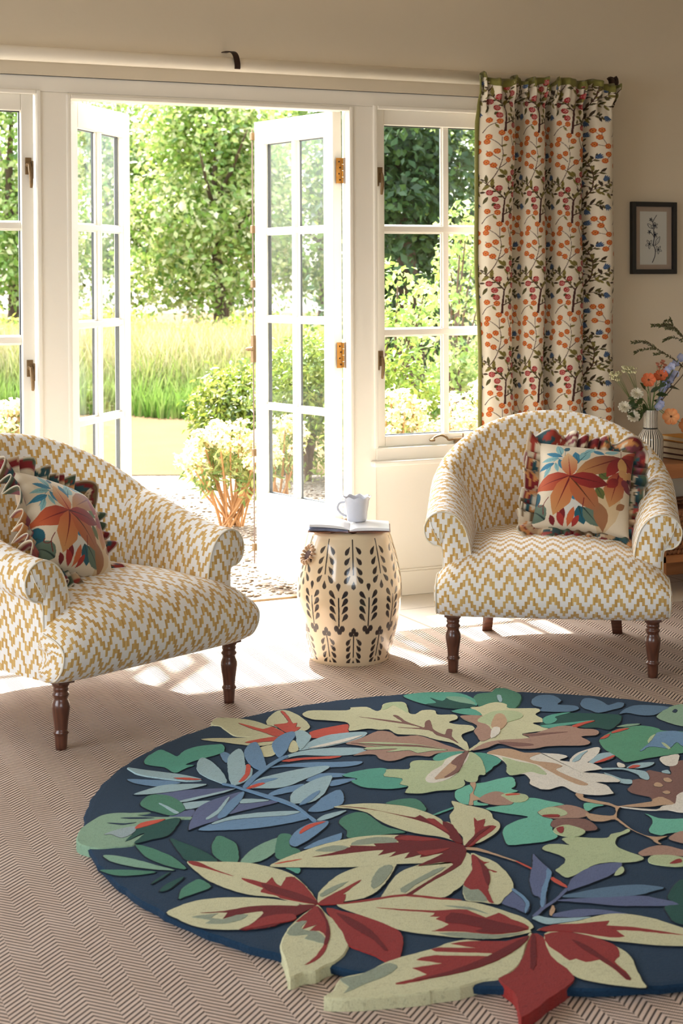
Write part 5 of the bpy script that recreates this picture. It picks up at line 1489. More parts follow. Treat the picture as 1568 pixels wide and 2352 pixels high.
# ------------------------------------------------------------------ ceramic garden stool
def build_stool():
    cx_, cy_ = 2.235, 4.775
    st = empty('garden_stool', (cx_, cy_, 0.006), 0, 'cream ceramic barrel stool hand painted with black leaf sprigs between the armchairs', 'stool')
    can = Canvas(1298, 470, S(226, 208, 176), True, 2.0)    # 11 repeats of 118 units around, 470 mm up
    bk = S(40, 32, 34)
    def drop(x, y, tx, ty, w):       # fat end at (x,y), tip at (tx,ty)
        a = np.array([tx, ty], float); d = np.array([x, y]) - a; L = np.hypot(*d); d /= L; nn = np.array([-d[1], d[0]])
        ts = [0, .2, .45, .68, .86, .97, 1]; ww = [.08, .38, .8, 1, .82, .4, 0]
        can.poly([a + d * L * t + nn * w / 2 * k for t, k in zip(ts, ww)] + [a + d * L * t - nn * w / 2 * k for t, k in zip(ts[::-1], ww[::-1])], bk)
    ang0 = math.atan2(-cy_, -cx_)     # towards the camera
    off = -ang0 / (2 * PI) * 1298
    rg = random.Random(4)
    for k in range(11):
        j = lambda a=1.5: rg.uniform(-a, a)
        x0 = 118 * k + 17
        can.stroke([(x0 + j(), 430), (x0 + j(), 370), (x0 + j(), 318)], [5.5, 6, 5], bk)
        for z in (395, 362, 331, 303):
            for s in (-1, 1): drop(x0 + s * (36 + j()), z + j(2) - 12, x0 + s * 13, z + 12, 17)
        drop(x0 + j(), 272 + j(), x0, 298, 18)
        x1 = 118 * k + 76
        can.stroke([(x1 + j(), 245), (x1 + j(), 200), (x1 + j(), 148)], [5, 5.5, 6], bk)
        for z in (253, 228, 203, 178):
            for s in (-1, 1): drop(x1 + s * (35 + j()), z + j(2) + 13, x1 + s * 12, z - 12, 17)
        drop(x1 + j(), 292 + j(), x1, 266, 18)
        for dx, dz, r in ((-12, 141, 11), (12, 141, 11), (0, 131, 11)): can.disc((x1 + dx, dz), r, bk)
        x2 = x0
        can.stroke([(x2, 120), (x2 + j(), 90), (x2 + j(2), 42)], [5.5, 5.5, 5], bk)
        for z in (95, 72, 49, 27):
            for s in (-1, 1): drop(x2 + s * (34 + j()), z + j(2) - 9, x2 + s * 12, z + 12, 16)
        drop(x2 + j(), 10, x2, 32, 17)
        for dx, dz, r in ((-11, 123, 10), (11, 123, 10), (0, 134, 10)): can.disc((x2 + dx, dz), r, bk)
    prof = catmull([(0.128, 0.0), (0.1315, 0.010), (0.140, 0.04), (0.157, 0.11), (0.1695, 0.18), (0.1725, 0.225), (0.169, 0.275), (0.157, 0.335), (0.142, 0.39), (0.1355, 0.408), (0.131, 0.418), (0.122, 0.424), (0.10, 0.428), (0.06, 0.4305), (0.0, 0.431)], 22)
    n = 1000
    th = np.linspace(0, 2 * PI, n, endpoint=False)
    R_, Z_ = prof[:, 0], prof[:, 1]
    P = np.stack([R_[:, None] * np.cos(th), R_[:, None] * np.sin(th), np.repeat(Z_[:, None], n, 1)], -1)
    U = (np.repeat(th[None], len(R_), 0) / (2 * PI) * 1298 + off) % 1298
    vv = np.where(R_ > 0.1305, 10 + Z_ / 0.41 * 420, 455)
    vv = np.where((Z_ < 0.012), 460, vv)
    col = can.sample(U, np.repeat(vv[:, None], n, 1))
    # painted posy on the top
    top = (Z_ > 0.4185)
    xs, ys = P[top][..., 0], P[top][..., 1]
    ang = np.arctan2(ys, xs); rr = np.hypot(xs, ys)
    pet = (np.abs(rr - 0.085 - 0.02 * np.cos(ang * 10)) < 0.012) & (np.cos(ang * 10) > 0.1)
    ct = col[top]; ct[pet] = bk; col[top] = ct
    k = len(R_); V = P.reshape(-1, 3); Cc = col.reshape(-1, 3)
    ii, jj = np.meshgrid(np.arange(k - 1), np.arange(n), indexing='ij')
    a = (ii * n + jj).ravel(); b_ = (ii * n + (jj + 1) % n).ravel()
    F = np.stack([a, b_, b_ + n, a + n], 1)
    fast_mesh('body', V, F, Cc, M['vglaze'], st, True)
    # pierced rosette high on the side
    aR_ = ang0 - math.radians(59)
    c_ = Vector((0.152 * math.cos(aR_), 0.152 * math.sin(aR_), 0.352))
    Mr = Matrix.Translation(c_) @ Matrix.Rotation(aR_, 4, 'Z') @ Matrix.Rotation(math.radians(62), 4, 'Y')
    b = MB()
    for k_ in range(14):
        t = 2 * PI * k_ / 14
        pts = []
        for q in range(5):
            r = 0.020 + 0.004 * q
            pts.append(Mr @ Vector((r * math.cos(t), r * math.sin(t), 0.007 * math.sin(PI * q / 4) + 0.001)))
        b.tube(pts, [0.003, 0.0048, 0.0055, 0.0048, 0.003], 7)
    b.build('rosette', plain('rosette_glaze', srgb(206, 172, 140), 0.3, var=0.15, scale=80), st, smooth=True)
    b = MB(); b.lathe([(0, 0.0035), (0.017, 0.0035), (0.020, 0.001), (0.020, -0.01)], 20)
    b.v = [tuple(Mr @ Vector(p)) for p in b.v]
    b.build('hole', plain('dark_hole', srgb(74, 40, 30), 0.7), st, smooth=True)
    return st
build_stool()

# ------------------------------------------------------------------ open magazine and mug on the stool
def build_magazine():
    z0 = 0.006 + 0.4315
    mg = empty('open_magazine', (2.222, 4.742, z0), math.radians(-26), 'open magazine with white pages lying across the painted stool', 'magazine')
    L, Dp = 0.128, 0.165
    def leafblock(x0, x1, zb0, zb1, zt0, zt1, y0=-Dp / 2, y1=Dp / 2, crown=0.004):
        b = MB(); n = 14; top = []; bot = []
        for k in range(n + 1):
            t = k / n; x = x0 + (x1 - x0) * t
            top.append((x, zt0 + (zt1 - zt0) * t - 0.006 * math.exp(-(t / 0.10) ** 2) + math.sin(PI * t) * crown))
            bot.append((x, zb0 + (zb1 - zb0) * t + math.sin(PI * t) * crown * 0.6))
        poly = top + bot[::-1]
        vs = [(p[0], y0, p[1]) for p in poly] + [(p[0], y1, p[1]) for p in poly]
        m = len(poly)
        fs = [tuple(range(m)), tuple(range(2 * m - 1, m - 1, -1))] + [(i, m + i, m + (i + 1) % m, (i + 1) % m) for i in range(m)]
        b.add(vs, fs); return b
    paper = plain('magazine_paper', srgb(236, 238, 242), 0.3, var=0.02)
    tint = plain('tinted_page', srgb(150, 156, 186), 0.35, var=0.2, scale=30)
    leafblock(0, -L, 0.006, 0.0165, 0.0125, 0.0240).build('page_block', paper, mg, fix=True)
    leafblock(0, L, 0.0018, 0.0030, 0.0110, 0.0105, crown=0.003).build('page_block', paper, mg, fix=True)
    for k, (za, zb) in enumerate(((0.0040, 0.0125), (0.0030, 0.0085), (0.0022, 0.0050))):
        leafblock(-0.004, -L - 0.002 * k, za, zb, za + 0.0009, zb + 0.0012, -Dp / 2 - 0.0015 * k, Dp / 2, 0.002).build('loose_page', tint, mg, fix=True)
    b = MB(); b.box(-L - 0.006, L + 0.004, -Dp / 2 - 0.006, Dp / 2 + 0.003, 0.0, 0.0014)
    b.build('cover', plain('magazine_cover', srgb(168, 112, 86), 0.35, var=0.4, scale=40), mg)
build_magazine()
def build_mug():
    mg = empty('mug', (2.268, 4.785, 0.006 + 0.4315 + 0.0139), math.radians(-26), 'white glazed mug with fluted rim standing on the open magazine', 'mug')
    prof = [(0.0, 0.001), (0.028, 0.0), (0.0315, 0.003), (0.0335, 0.012), (0.0355, 0.03), (0.0380, 0.05), (0.0405, 0.066), (0.0415, 0.070), (0.0425, 0.073), (0.0465, 0.080), (0.0475, 0.0815), (0.0450, 0.081), (0.0395, 0.074), (0.0370, 0.06), (0.0330, 0.02), (0.0300, 0.008), (0.0, 0.006)]
    def wob(i, t):
        k = 1 if 8 <= i <= 12 else (0.5 if i in (7, 13) else 0)
        g = 0.0006 if 3 <= i <= 6 else 0
        return 0.0016 * k * math.cos(9 * t) + g * math.sin(i * 9), 0.0032 * k * math.cos(9 * t)
    b = MB(); b.lathe(prof, 72, (0, 0, 0), 0, False, wob)
    b.build('bowl', M['mug'], mg, smooth=True)
    b = MB()
    pts = catmull([(-0.036, 0, 0.062), (-0.052, 0, 0.062), (-0.062, 0, 0.052), (-0.062, 0, 0.038), (-0.050, 0, 0.024), (-0.034, 0, 0.016)], 5)
    b.tube(pts, 0.0042, 10); b.build('handle', M['mug'], mg, smooth=True)
build_mug()

# ------------------------------------------------------------------ console table with books, basket and flower vase
TX0, TX1, TY0, TY1 = 3.76, 5.15, 5.20, 5.58
tb = empty('console_table', ((TX0 + TX1) / 2, (TY0 + TY1) / 2, 0), 0, 'low oak console table against the wall behind the armchair', 'console table')
def tbx(name, a, mat, bev=0.003):
    b = MB(); ox, oy = tb.location[0], tb.location[1]
    for q in a: b.box(q[0] - ox, q[1] - ox, q[2] - oy, q[3] - oy, q[4], q[5])
    return b.build(name, mat, tb, bevel=bev)
tbx('tabletop', [(TX0, TX1, TY0, TY1, 0.455, 0.512)], M['tablewood'])
tbx('shelf', [(TX0 + 0.02, TX1 - 0.02, TY0 + 0.01, TY1 - 0.02, 0.120, 0.150)], M['tablewood'])
for x in (TX0 + 0.01, TX1 - 0.06):
    for y in (TY0 + 0.01, TY1 - 0.06): tbx('leg', [(x, x + 0.05, y, y + 0.05, 0.0, 0.456)], M['tablewood'])
tbx('plinth', [(TX0 + 0.03, TX1 - 0.03, TY1 - 0.05, TY1 - 0.02, 0.0, 0.120)], M['tablewood'])

def book(name, x, y, z, w, d, h, rz, cov, label, pages=srgb(206, 188, 156)):
    r = empty(name, (x, y, z), rz, label, 'book', 'books stacked on the console table')
    b = MB(); b.box(-w / 2, w / 2, -d / 2, d / 2, 0, 0.0025); b.box(-w / 2, w / 2, -d / 2, d / 2, h - 0.0025, h); b.box(-w / 2, w / 2, d / 2 - 0.003, d / 2, 0.0025, h - 0.0025)
    b.build('cover', plain(label.split()[0] + '_book_cloth', cov, 0.6, var=0.08), r, bevel=0.001)
    b = MB(); b.box(-w / 2 + 0.006, w / 2 - 0.004, -d / 2 + 0.004, d / 2 - 0.004, 0.0027, h - 0.0027)
    b.build('page_block', plain('book_pages', pages, 0.9, var=0.1, scale=60), r)
zb = 0.5125
for (h, cov, lab) in ((0.020, srgb(70, 30, 30), 'maroon book at the bottom of the stack beside the vase'), (0.024, srgb(92, 44, 32), 'brown book second from the bottom of the stack beside the vase'),
                      (0.026, srgb(132, 96, 70), 'tan book just under the orange one in the stack beside the vase'), (0.020, srgb(214, 146, 40), 'orange book on top of the stack beside the vase')):
    book('book', 4.07 + random.uniform(-.005, .005), 5.36, zb, 0.24 + random.uniform(-.01, .01), 0.17, h, random.uniform(-.05, .05), cov, lab); zb += h + 0.0004

def build_basket():
    x0, x1, y0, y1, z0, h = 3.83, 4.30, 5.235, 5.535, 0.151, 0.165
    bk_ = empty('wicker_basket', ((x0 + x1) / 2, (y0 + y1) / 2, z0), 0, 'brown woven basket on the lower shelf of the console table', 'basket')
    w, d = (x1 - x0) / 2, (y1 - y0) / 2
    b = MB(); rg = random.Random(5)
    rows = 9; rh = h / rows
    per = 2 * (2 * w + 2 * d); nk = 74
    for r in range(rows):
        for k in range(nk):
            s = (k + (r % 2) * 0.5) / nk * per
            if s < 2 * w: c = (-w + s, -d); dr = (1, 0)
            elif s < 2 * w + 2 * d: c = (w, -d + s - 2 * w); dr = (0, 1)
            elif s < 4 * w + 2 * d: c = (w - (s - 2 * w - 2 * d), d); dr = (-1, 0)
            else: c = (-w, d - (s - 4 * w - 2 * d)); dr = (0, -1)
            z = (r + 0.5) * rh; L = per / nk * 0.75; sg = 0.4 * rh
            nx, ny = dr[1], -dr[0]
            p = [(c[0] + dr[0] * L * (t - 0.5) * 1.5 + nx * 0.007 * math.sin(PI * t), c[1] + dr[1] * L * (t - 0.5) * 1.5 + ny * 0.007 * math.sin(PI * t), z + sg * (t - 0.5) * 2 + rg.uniform(-.001, .001)) for t in (0, .25, .5, .75, 1)]
            b.tube(p, [0.004, 0.0085, 0.0095, 0.0085, 0.004], 6)
    b.box(-w + 0.004, w - 0.004, -d + 0.004, d - 0.004, 0.001, h - 0.02)
    b.build('weave', wood_mat('water_hyacinth', srgb(96, 56, 32), srgb(176, 118, 74), (20, 20, 20), 0.7, 0), bk_, smooth=True)
    b = MB(); b.tube([(-w, -d, h), (w, -d, h), (w, d, h), (-w, d, h), (-w, -d, h)], 0.011, 8); b.build('rim', wood_mat('hyacinth_rim', srgb(96, 56, 32), srgb(160, 104, 64), (20, 20, 20), 0.7, 0), bk_, smooth=True)
build_basket()

VX, VY, VZ = 3.808, 5.300, 0.5125
def build_vase():
    v = empty('vase', (VX, VY, VZ), 0, 'black and white striped ceramic bottle vase on the console table', 'vase')
    prof = catmull([(0.046, 0.0), (0.049, 0.004), (0.050, 0.04), (0.051, 0.085), (0.0495, 0.100), (0.044, 0.113), (0.033, 0.128), (0.0295, 0.135), (0.0285, 0.142), (0.0285, 0.17), (0.0295, 0.205), (0.0275, 0.206), (0.026, 0.19), (0.024, 0.15)], 5)
    n = 240; th = np.linspace(0, 2 * PI, n, endpoint=False)
    P = np.stack([prof[:, 0][:, None] * np.cos(th), prof[:, 0][:, None] * np.sin(th), np.repeat(prof[:, 1][:, None], n, 1)], -1)
    st = (np.sin(th * 31 + 0.25 * np.sin(th * 7)) > 0.05)
    col = np.where(st[None, :, None], np.array(S(28, 28, 26)), np.array(S(236, 230, 218))) * np.ones((len(prof), 1, 1))
    ringm = np.abs(prof[:, 1] - 0.136) < 0.0028
    col[ringm] = S(24, 26, 24)
    k = len(prof); ii, jj = np.meshgrid(np.arange(k - 1), np.arange(n), indexing='ij')
    a = (ii * n + jj).ravel(); b_ = (ii * n + (jj + 1) % n).ravel()
    fast_mesh('body', P.reshape(-1, 3), np.stack([a, b_, b_ + n, a + n], 1), col.reshape(-1, 3), M['vglaze'], v, True)
build_vase()
# ------------------------------------------------------------------ cut flowers in the vase (x across the view, y towards the wall, z above the table top)
RX, RY = 0.9074, -0.4203
def VP(dx, dz, dd=0.0): return Vector((VX + dx * RX + dd * 0.42, VY + dx * RY + dd * 0.907, VZ + dz))
def stem_curve(root, tip, bow=0.0, base=None):
    a = base if base is not None else Vector((VX + random.uniform(-.012, .012), VY + random.uniform(-.012, .012), VZ + 0.12))
    m = Vector((VX + (tip.x - VX) * 0.18, VY + (tip.y - VY) * 0.18, VZ + 0.212))
    k = a.lerp(tip, 0.62) + Vector((0, 0, bow))
    return catmull([tuple(a), tuple(m), tuple(k), tuple(tip)], 6)
def flower_root(name, tip, label, cat='flower', group=None):
    return empty(name, (VX, VY, VZ + 0.12), 0, label, cat, group)
def local(root, pts): return [tuple(Vector(p) - root.location) for p in pts]
def coloured(name, V, F, C, mat, parent, smooth=True):
    V = np.array(V) - np.array(parent.location)[None]
    return fast_mesh(name, V, np.array(F), np.array(C), mat, parent, smooth)
def basis(n):
    n = Vector(n).normalized(); a = n.cross(Vector((0, 0, 1)))
    if a.length < 0.05: a = Vector((1, 0, 0))
    a.normalize(); return a, n.cross(a).normalized(), n
def petals(c, n, r, k, col, col2, cup=0.25, wide=1.0, ruff=0.08, lay=1):
    a, b, n = basis(n); V, F, C = [], [], []
    for q in range(lay):
        for i in range(k):
            t0 = 2 * PI * (i + 0.5 * q) / k; rr = r * (1 - 0.22 * q)
            base = len(V); nr, nw = 5, 7
            for u in range(nr):
                ru = rr * (u / (nr - 1)) ** 0.9
                for w in range(nw):
                    ww = (w / (nw - 1) - 0.5) * 2
                    t = t0 + ww * wide * PI / k * (0.35 + 0.75 * math.sin(PI * min(1, 0.25 + 0.62 * u / (nr - 1))))
                    h = cup * rr * (u / (nr - 1)) ** 2 + ruff * rr * math.sin(w * 2.4 + i * 3 + u) * (u / (nr - 1)) + q * rr * 0.10 - 0.05 * rr * (1 - abs(ww))
                    ru2 = ru * (1 - 0.10 * abs(ww) ** 3)
                    V.append(tuple(Vector(c) + a * ru2 * math.cos(t) + b * ru2 * math.sin(t) + n * h))
                    f = u / (nr - 1); C.append(tuple(col2[j] * (1 - f) + col[j] * f for j in range(3)))
            for u in range(nr - 1):
                for w in range(nw - 1): F.append((base + u * nw + w, base + (u + 1) * nw + w, base + (u + 1) * nw + w + 1, base + u * nw + w + 1))
    return V, F, C
def leaf_blade(c, d, n, L, W, col, fold=0.2):
    d = Vector(d).normalized(); n = Vector(n); s = d.cross(n).normalized(); n = s.cross(d).normalized()
    V, F, C = [], [], []
    for k in range(6):
        t = k / 5; w = W * math.sin(PI * (0.04 + 0.96 * t) ** 0.85) * 0.5 if k < 5 else 0.0005
        p = Vector(c) + d * L * t - n * L * 0.18 * t * t
        V += [tuple(p - s * w + n * w * fold), tuple(p), tuple(p + s * w + n * w * fold)]; C += [col, tuple(x * 0.8 for x in col), col]
    for k in range(5): F += [(3 * k, 3 * k + 3, 3 * k + 4, 3 * k + 1), (3 * k + 1, 3 * k + 4, 3 * k + 5, 3 * k + 2)]
    return V, F, C
def join(parts):
    V, F, C = [], [], []
    for (v, f, c) in parts:
        b = len(V); V += v; F += [tuple(i + b for i in q) for q in f]; C += c
    return V, F, C
def cam_dir(p): return (Vector((0, 0, 1.25)) - Vector(p)).normalized()

for (dx, dz, dd, r, c1, c2, tilt, lab) in (
        (-0.014, 0.329, -0.03, 0.029, S(222, 112, 74), S(236, 150, 104), (0.1, 0, 0.15), 'coral poppy at the front of the vase, the one above the white blooms'),
        (0.040, 0.343, -0.01, 0.029, S(224, 108, 72), S(232, 140, 96), (-0.2, 0, 0.9), 'coral poppy seen from the side next to the blue delphinium'),
        (0.071, 0.186, -0.05, 0.034, S(228, 150, 96), S(240, 190, 140), (0.0, 0, 0.0), 'apricot poppy drooping beside the neck of the striped vase'),
        (0.134, 0.150, -0.04, 0.034, S(222, 140, 90), S(236, 176, 124), (0.3, 0, 0.0), 'apricot poppy hanging low and cut by the photo edge')):
    tip = VP(dx, dz, dd); rt_ = flower_root('poppy', tip, lab, 'flower', 'poppies in the vase')
    b = MB(); b.tube(local(rt_, stem_curve(rt_, tip, 0.035 if dz < 0.2 else -0.01)), 0.0016, 6); b.build('stem', M['stem'], rt_, smooth=True)
    n = cam_dir(tip) + Vector(tilt)
    V, F, C = petals(tip, n, r, 6, c1, c2, 0.30, 1.35, 0.10); coloured('petals', V, F, C, M['petal'], rt_)
    b = MB(); q = Vector(tip) + n.normalized() * 0.006
    b.sphere(tuple(q - rt_.location), 0.0045, 8, 6)
    b.build('centre', plain('poppy_centre', srgb(92, 50, 30), 0.8), rt_, smooth=True)
for (dx, dz, dd, lab) in ((-0.059, 0.276, -0.03, 'white scabious with the highest bloom of the three white ones'), (-0.107, 0.222, -0.02, 'white scabious reaching furthest out from the vase'), (-0.0745, 0.186, -0.04, 'white scabious drooping lowest beside the vase neck')):
    tip = VP(dx, dz, dd); rt_ = flower_root('scabious', tip, lab, 'flower', 'white flowers in the vase')
    b = MB(); b.tube(local(rt_, stem_curve(rt_, tip, 0.04)), 0.0016, 6); b.build('stem', M['stem'], rt_, smooth=True)
    parts = [petals(tip, cam_dir(tip) + Vector((0, 0, 0.5)), 0.026 * (1 - 0.22 * q), 11, S(250, 247, 234), S(240, 232, 196), 0.12 + 0.35 * q, 1.15, 0.12) for q in range(4)]
    V, F, C = join(parts); coloured('petals', V, F, C, M['petal'], rt_)
    for q in range(3):
        t = 0.45 + 0.2 * q; p = Vector((VX, VY, VZ + 0.2)).lerp(tip, t)
        V, F, C = leaf_blade(p, Vector((random.uniform(-1, .3), random.uniform(-.5, .3), random.uniform(-.6, .4))), (0.2, -1, 0.5), 0.045, 0.024, S(62, 84, 44)); coloured('leaf', V, F, C, M['leaf'], rt_)
for (dx, dz, lab) in ((-0.139, 0.341, 'pale green umbel leaning furthest out of the vase'), (-0.090, 0.369, 'pale green umbel standing taller behind the white blooms')):
    tip = VP(dx, dz, 0.0); rt_ = flower_root('umbel', tip, lab, 'flower', 'umbels in the vase')
    knot = VP(dx * 0.55, dz * 0.72, 0)
    b = MB(); b.tube(local(rt_, stem_curve(rt_, knot)), 0.0018, 6)
    fl = MB()
    for q in range(11):
        e = tip + Vector((random.uniform(-.024, .024), random.uniform(-.02, .02), random.uniform(-.014, .016)))
        b.tube(local(rt_, [tuple(knot), tuple(knot.lerp(e, .6) + Vector((0, 0, .004))), tuple(e)]), 0.0005, 5)
        for k in range(9):
            o_ = Vector((random.gauss(0, .005), random.gauss(0, .005), random.gauss(0.002, .002)))
            fl.sphere(tuple(e + o_ - rt_.location), 0.0038, 6, 4)
    b.build('stem', M['stem'], rt_, smooth=True)
    fl.build('florets', plain('umbel_floret', srgb(206, 202, 160), 0.8, var=0.2, scale=90), rt_, smooth=True)
# delphinium
rt_ = flower_root('delphinium', None, 'pale blue delphinium spike at the back of the vase')
b = MB(); b.tube(local(rt_, catmull([tuple(VP(0, .12)), tuple(VP(.012, .21)), tuple(VP(.05, .29)), tuple(VP(.085, .36)), tuple(VP(.122, .43))], 6)), 0.0018, 6)
parts = []
for (dx, dz) in ((.083, .382), (.066, .366), (.098, .392), (.083, .336), (.070, .340), (.100, .352), (.057, .297), (.064, .312), (.045, .290), (.035, .248), (.040, .232), (.030, .222), (.118, .42), (.128, .412), (.052, .308), (.075, .325)):
    p = VP(dx, dz, random.uniform(-.02, .01)); n = cam_dir(p) + Vector((random.uniform(-.7, .7), random.uniform(-.3, .3), random.uniform(-.5, .5)))
    q = random.random(); col = tuple(S(126, 150, 206)[j] * (1 - q) + S(170, 184, 220)[j] * q for j in range(3))
    parts.append(petals(p, n, 0.0165, 5, col, S(206, 212, 236), 0.25, 1.2, 0.12))
V, F, C = join(parts); coloured('petals', V, F, C, M['petal'], rt_)
b.build('stem', M['stem'], rt_, smooth=True)
V, F, C = leaf_blade(VP(.060, .300), (0.85, -0.3, -0.05), (0, -0.4, 1), 0.06, 0.036, S(36, 56, 34)); coloured('leaf', V, F, C, M['leaf'], rt_)
# bud spray
rt_ = flower_root('bud_spray', None, 'spray of small pink buds behind the coral poppies')
b = MB(); parts = []
for (dx, dz) in ((.028, .385), (.045, .388), (.050, .396), (.058, .380), (.036, .372), (.055, .370)):
    e = VP(dx, dz, 0.01); b.tube(local(rt_, catmull([tuple(VP(.006, .205)), tuple(VP(.025, .33)), tuple(e)], 5)), 0.001, 5)
    parts.append(petals(e, Vector((0, -.5, 1)), 0.009, 5, S(206, 140, 116), S(178, 110, 90), 1.1, 1.3, 0.05))
V, F, C = join(parts); coloured('petals', V, F, C, M['petal'], rt_); b.build('stem', M['stem'], rt_, smooth=True)
# green foliage stem
rt_ = flower_root('leafy_stem', None, 'leafy green stem between the poppies and the vase neck', 'foliage')
parts = []; b = MB()
for (dx, dz, ex, ez) in ((-.03, .25, -1, .2), (-.05, .235, -.8, -.6), (.0, .28, .6, .5), (.02, .27, 1, .1), (-.02, .29, -.5, .6), (.03, .30, .7, .5), (-.07, .25, -.6, -.7), (.015, .245, .9, -.2), (-.035, .21, -.3, -1), (.04, .315, .5, .7), (-.09, .235, -1, -.3), (-.01, .3, .3, .8)):
    p = VP(dx, dz, random.uniform(-.02, .02)); b.tube(local(rt_, catmull([tuple(VP(dx * .1, .20)), tuple(VP(dx * .5, dz - .02)), tuple(p)], 4)), 0.0013, 5)
    parts.append(leaf_blade(p, Vector((ex * RX, ex * RY - .3, ez)), (0.1, -1, 0.7), random.uniform(.035, .05), random.uniform(.018, .026), random.choice((S(58, 82, 42), S(78, 100, 54), S(46, 68, 38)))))
for V, F, C in parts: coloured('leaf', V, F, C, M['leaf'], rt_)
b.build('stem', M['stem'], rt_, smooth=True)
# two arching olive branches
def branch(label, path, twigs):
    rt_ = flower_root('olive_branch', None, label, 'branch', 'arching branches in the vase')
    P = catmull([tuple(VP(*p)) for p in path], 7); b = MB()
    b.tube(local(rt_, [tuple(p) for p in P]), list(np.linspace(0.0024, 0.0008, len(P))), 6); parts = []
    def dress(Q, k0):
        for i in range(k0, len(Q) - 1):
            d = Vector(Q[i + 1]) - Vector(Q[i])
            for s in (-1, 1):
                if random.random() < 0.85:
                    sd = d.normalized() + Vector((random.uniform(-.5, .5), random.uniform(-.6, .6), s * 0.8))
                    parts.append(leaf_blade(Q[i], sd, (random.uniform(-.3, .3), -1, .3), random.uniform(.007, .014), random.uniform(.004, .007), random.choice((S(70, 74, 44), S(96, 98, 60), S(58, 56, 36)))))
    dress(P, len(P) // 3)
    for tw in twigs:
        Q = catmull([tuple(VP(*p)) for p in tw], 6); b.tube(local(rt_, [tuple(p) for p in Q]), 0.0008, 5); dress(Q, 1)
    V, F, C = join(parts); coloured('leaves', V, F, C, M['leaf'], rt_); b.build('stem', plain('branch_bark', srgb(84, 66, 44), 0.8), rt_, smooth=True)
branch('lower arching olive branch with sparse small leaves above the flowers', [(.005, .12), (.02, .21), (.09, .30), (.135, .365), (.09, .41), (.024, .452), (-.01, .476), (-.045, .480), (-.075, .476)],
       [[(.024, .452), (-.02, .452), (-.05, .442), (-.062, .436)], [(.06, .435), (.03, .432), (.015, .43)]])
branch('upper bushy olive branch at the top of the bouquet', [(.008, .12), (.02, .21), (.10, .34), (.142, .43), (.132, .49), (.11, .52), (.08, .548), (.04, .546), (.004, .544)],
       [[(.11, .52), (.07, .535), (.05, .556), (.08, .565)], [(.132, .48), (.09, .498), (.062, .488), (.05, .482)], [(.09, .54), (.085, .56), (.078, .572)], [(.12, .5), (.10, .53), (.06, .53)], [(.10, .53), (.06, .545), (.03, .54)]])

# ------------------------------------------------------------------ garden
NF, NR = (0.42025, 0.90741), (0.90741, -0.42025)
def G(px, d, z=-0.03):
    k = (px - 784) / 3702 * d
    return Vector((NF[0] * d + NR[0] * k, NF[1] * d + NR[1] * k, z))
def ground(name, d0, d1, z, mat, w=40):
    b = MB(); P = np.zeros((2, 2, 3))
    c = [(NF[0] * d + NR[0] * k, NF[1] * d + NR[1] * k) for d in (d0, d1) for k in (-w, w)]
    b.add([(p[0], p[1], z) for p in c], [(0, 1, 3, 2)]); o = b.build(name, mat); return struct(o)
b = MB(); b.box(-14, 16, 5.86, 14, -0.25, -0.035); struct(b.build('ground_gravel', M['gravel']))
ground('lawn', 10.5, 60, -0.030, M['lawn'])
# loose pebbles near the threshold
V, F, C = [], [], []
rg = np.random.default_rng(3)
ico = [(0, 0, 1), (.9, 0, .2), (.28, .85, .2), (-.72, .53, .2), (-.72, -.53, .2), (.28, -.85, .2), (0, 0, -.6)]
icf = [(0, 1, 2), (0, 2, 3), (0, 3, 4), (0, 4, 5), (0, 5, 1), (6, 2, 1), (6, 3, 2), (6, 4, 3), (6, 5, 4), (6, 1, 5)]
n = 9000; xs = rg.uniform(0.6, 4.6, n); ys = 5.88 + rg.beta(1.1, 1.8, n) * 3.6; sz = rg.uniform(.006, .016, n); an = rg.uniform(0, 6.28, n)
sq = rg.uniform(.4, .7, n); base = np.array(ico)
VV = np.zeros((n, 7, 3)); ca, sa = np.cos(an), np.sin(an)
el = rg.uniform(.8, 1.4, n)
VV[:, :, 0] = xs[:, None] + sz[:, None] * (base[:, 0] * ca[:, None] * el[:, None] - base[:, 1] * sa[:, None])
VV[:, :, 1] = ys[:, None] + sz[:, None] * (base[:, 0] * sa[:, None] * el[:, None] + base[:, 1] * ca[:, None])
VV[:, :, 2] = -0.033 + sz[:, None] * base[:, 2] * sq[:, None]
FF = (np.array(icf)[None] + (np.arange(n) * 7)[:, None, None]).reshape(-1, 3)
pc = np.array([S(190, 180, 164), S(160, 146, 128), S(136, 118, 98), S(206, 198, 186), S(108, 92, 76)])[rg.integers(0, 5, n)]
t_ = NT('pebble'); a_ = t_.n('ShaderNodeAttribute', attribute_name='Col'); t_.pbsdf(a_.outputs[0], 0.9, 0, None, 0.2)
o = fast_mesh('gravel_pebbles', VV.reshape(-1, 3), FF, np.repeat(pc, 7, 0), t_.mat)
tag(o, 'loose pale pebbles scattered over the gravel outside the open doors', 'gravel', kind='stuff')

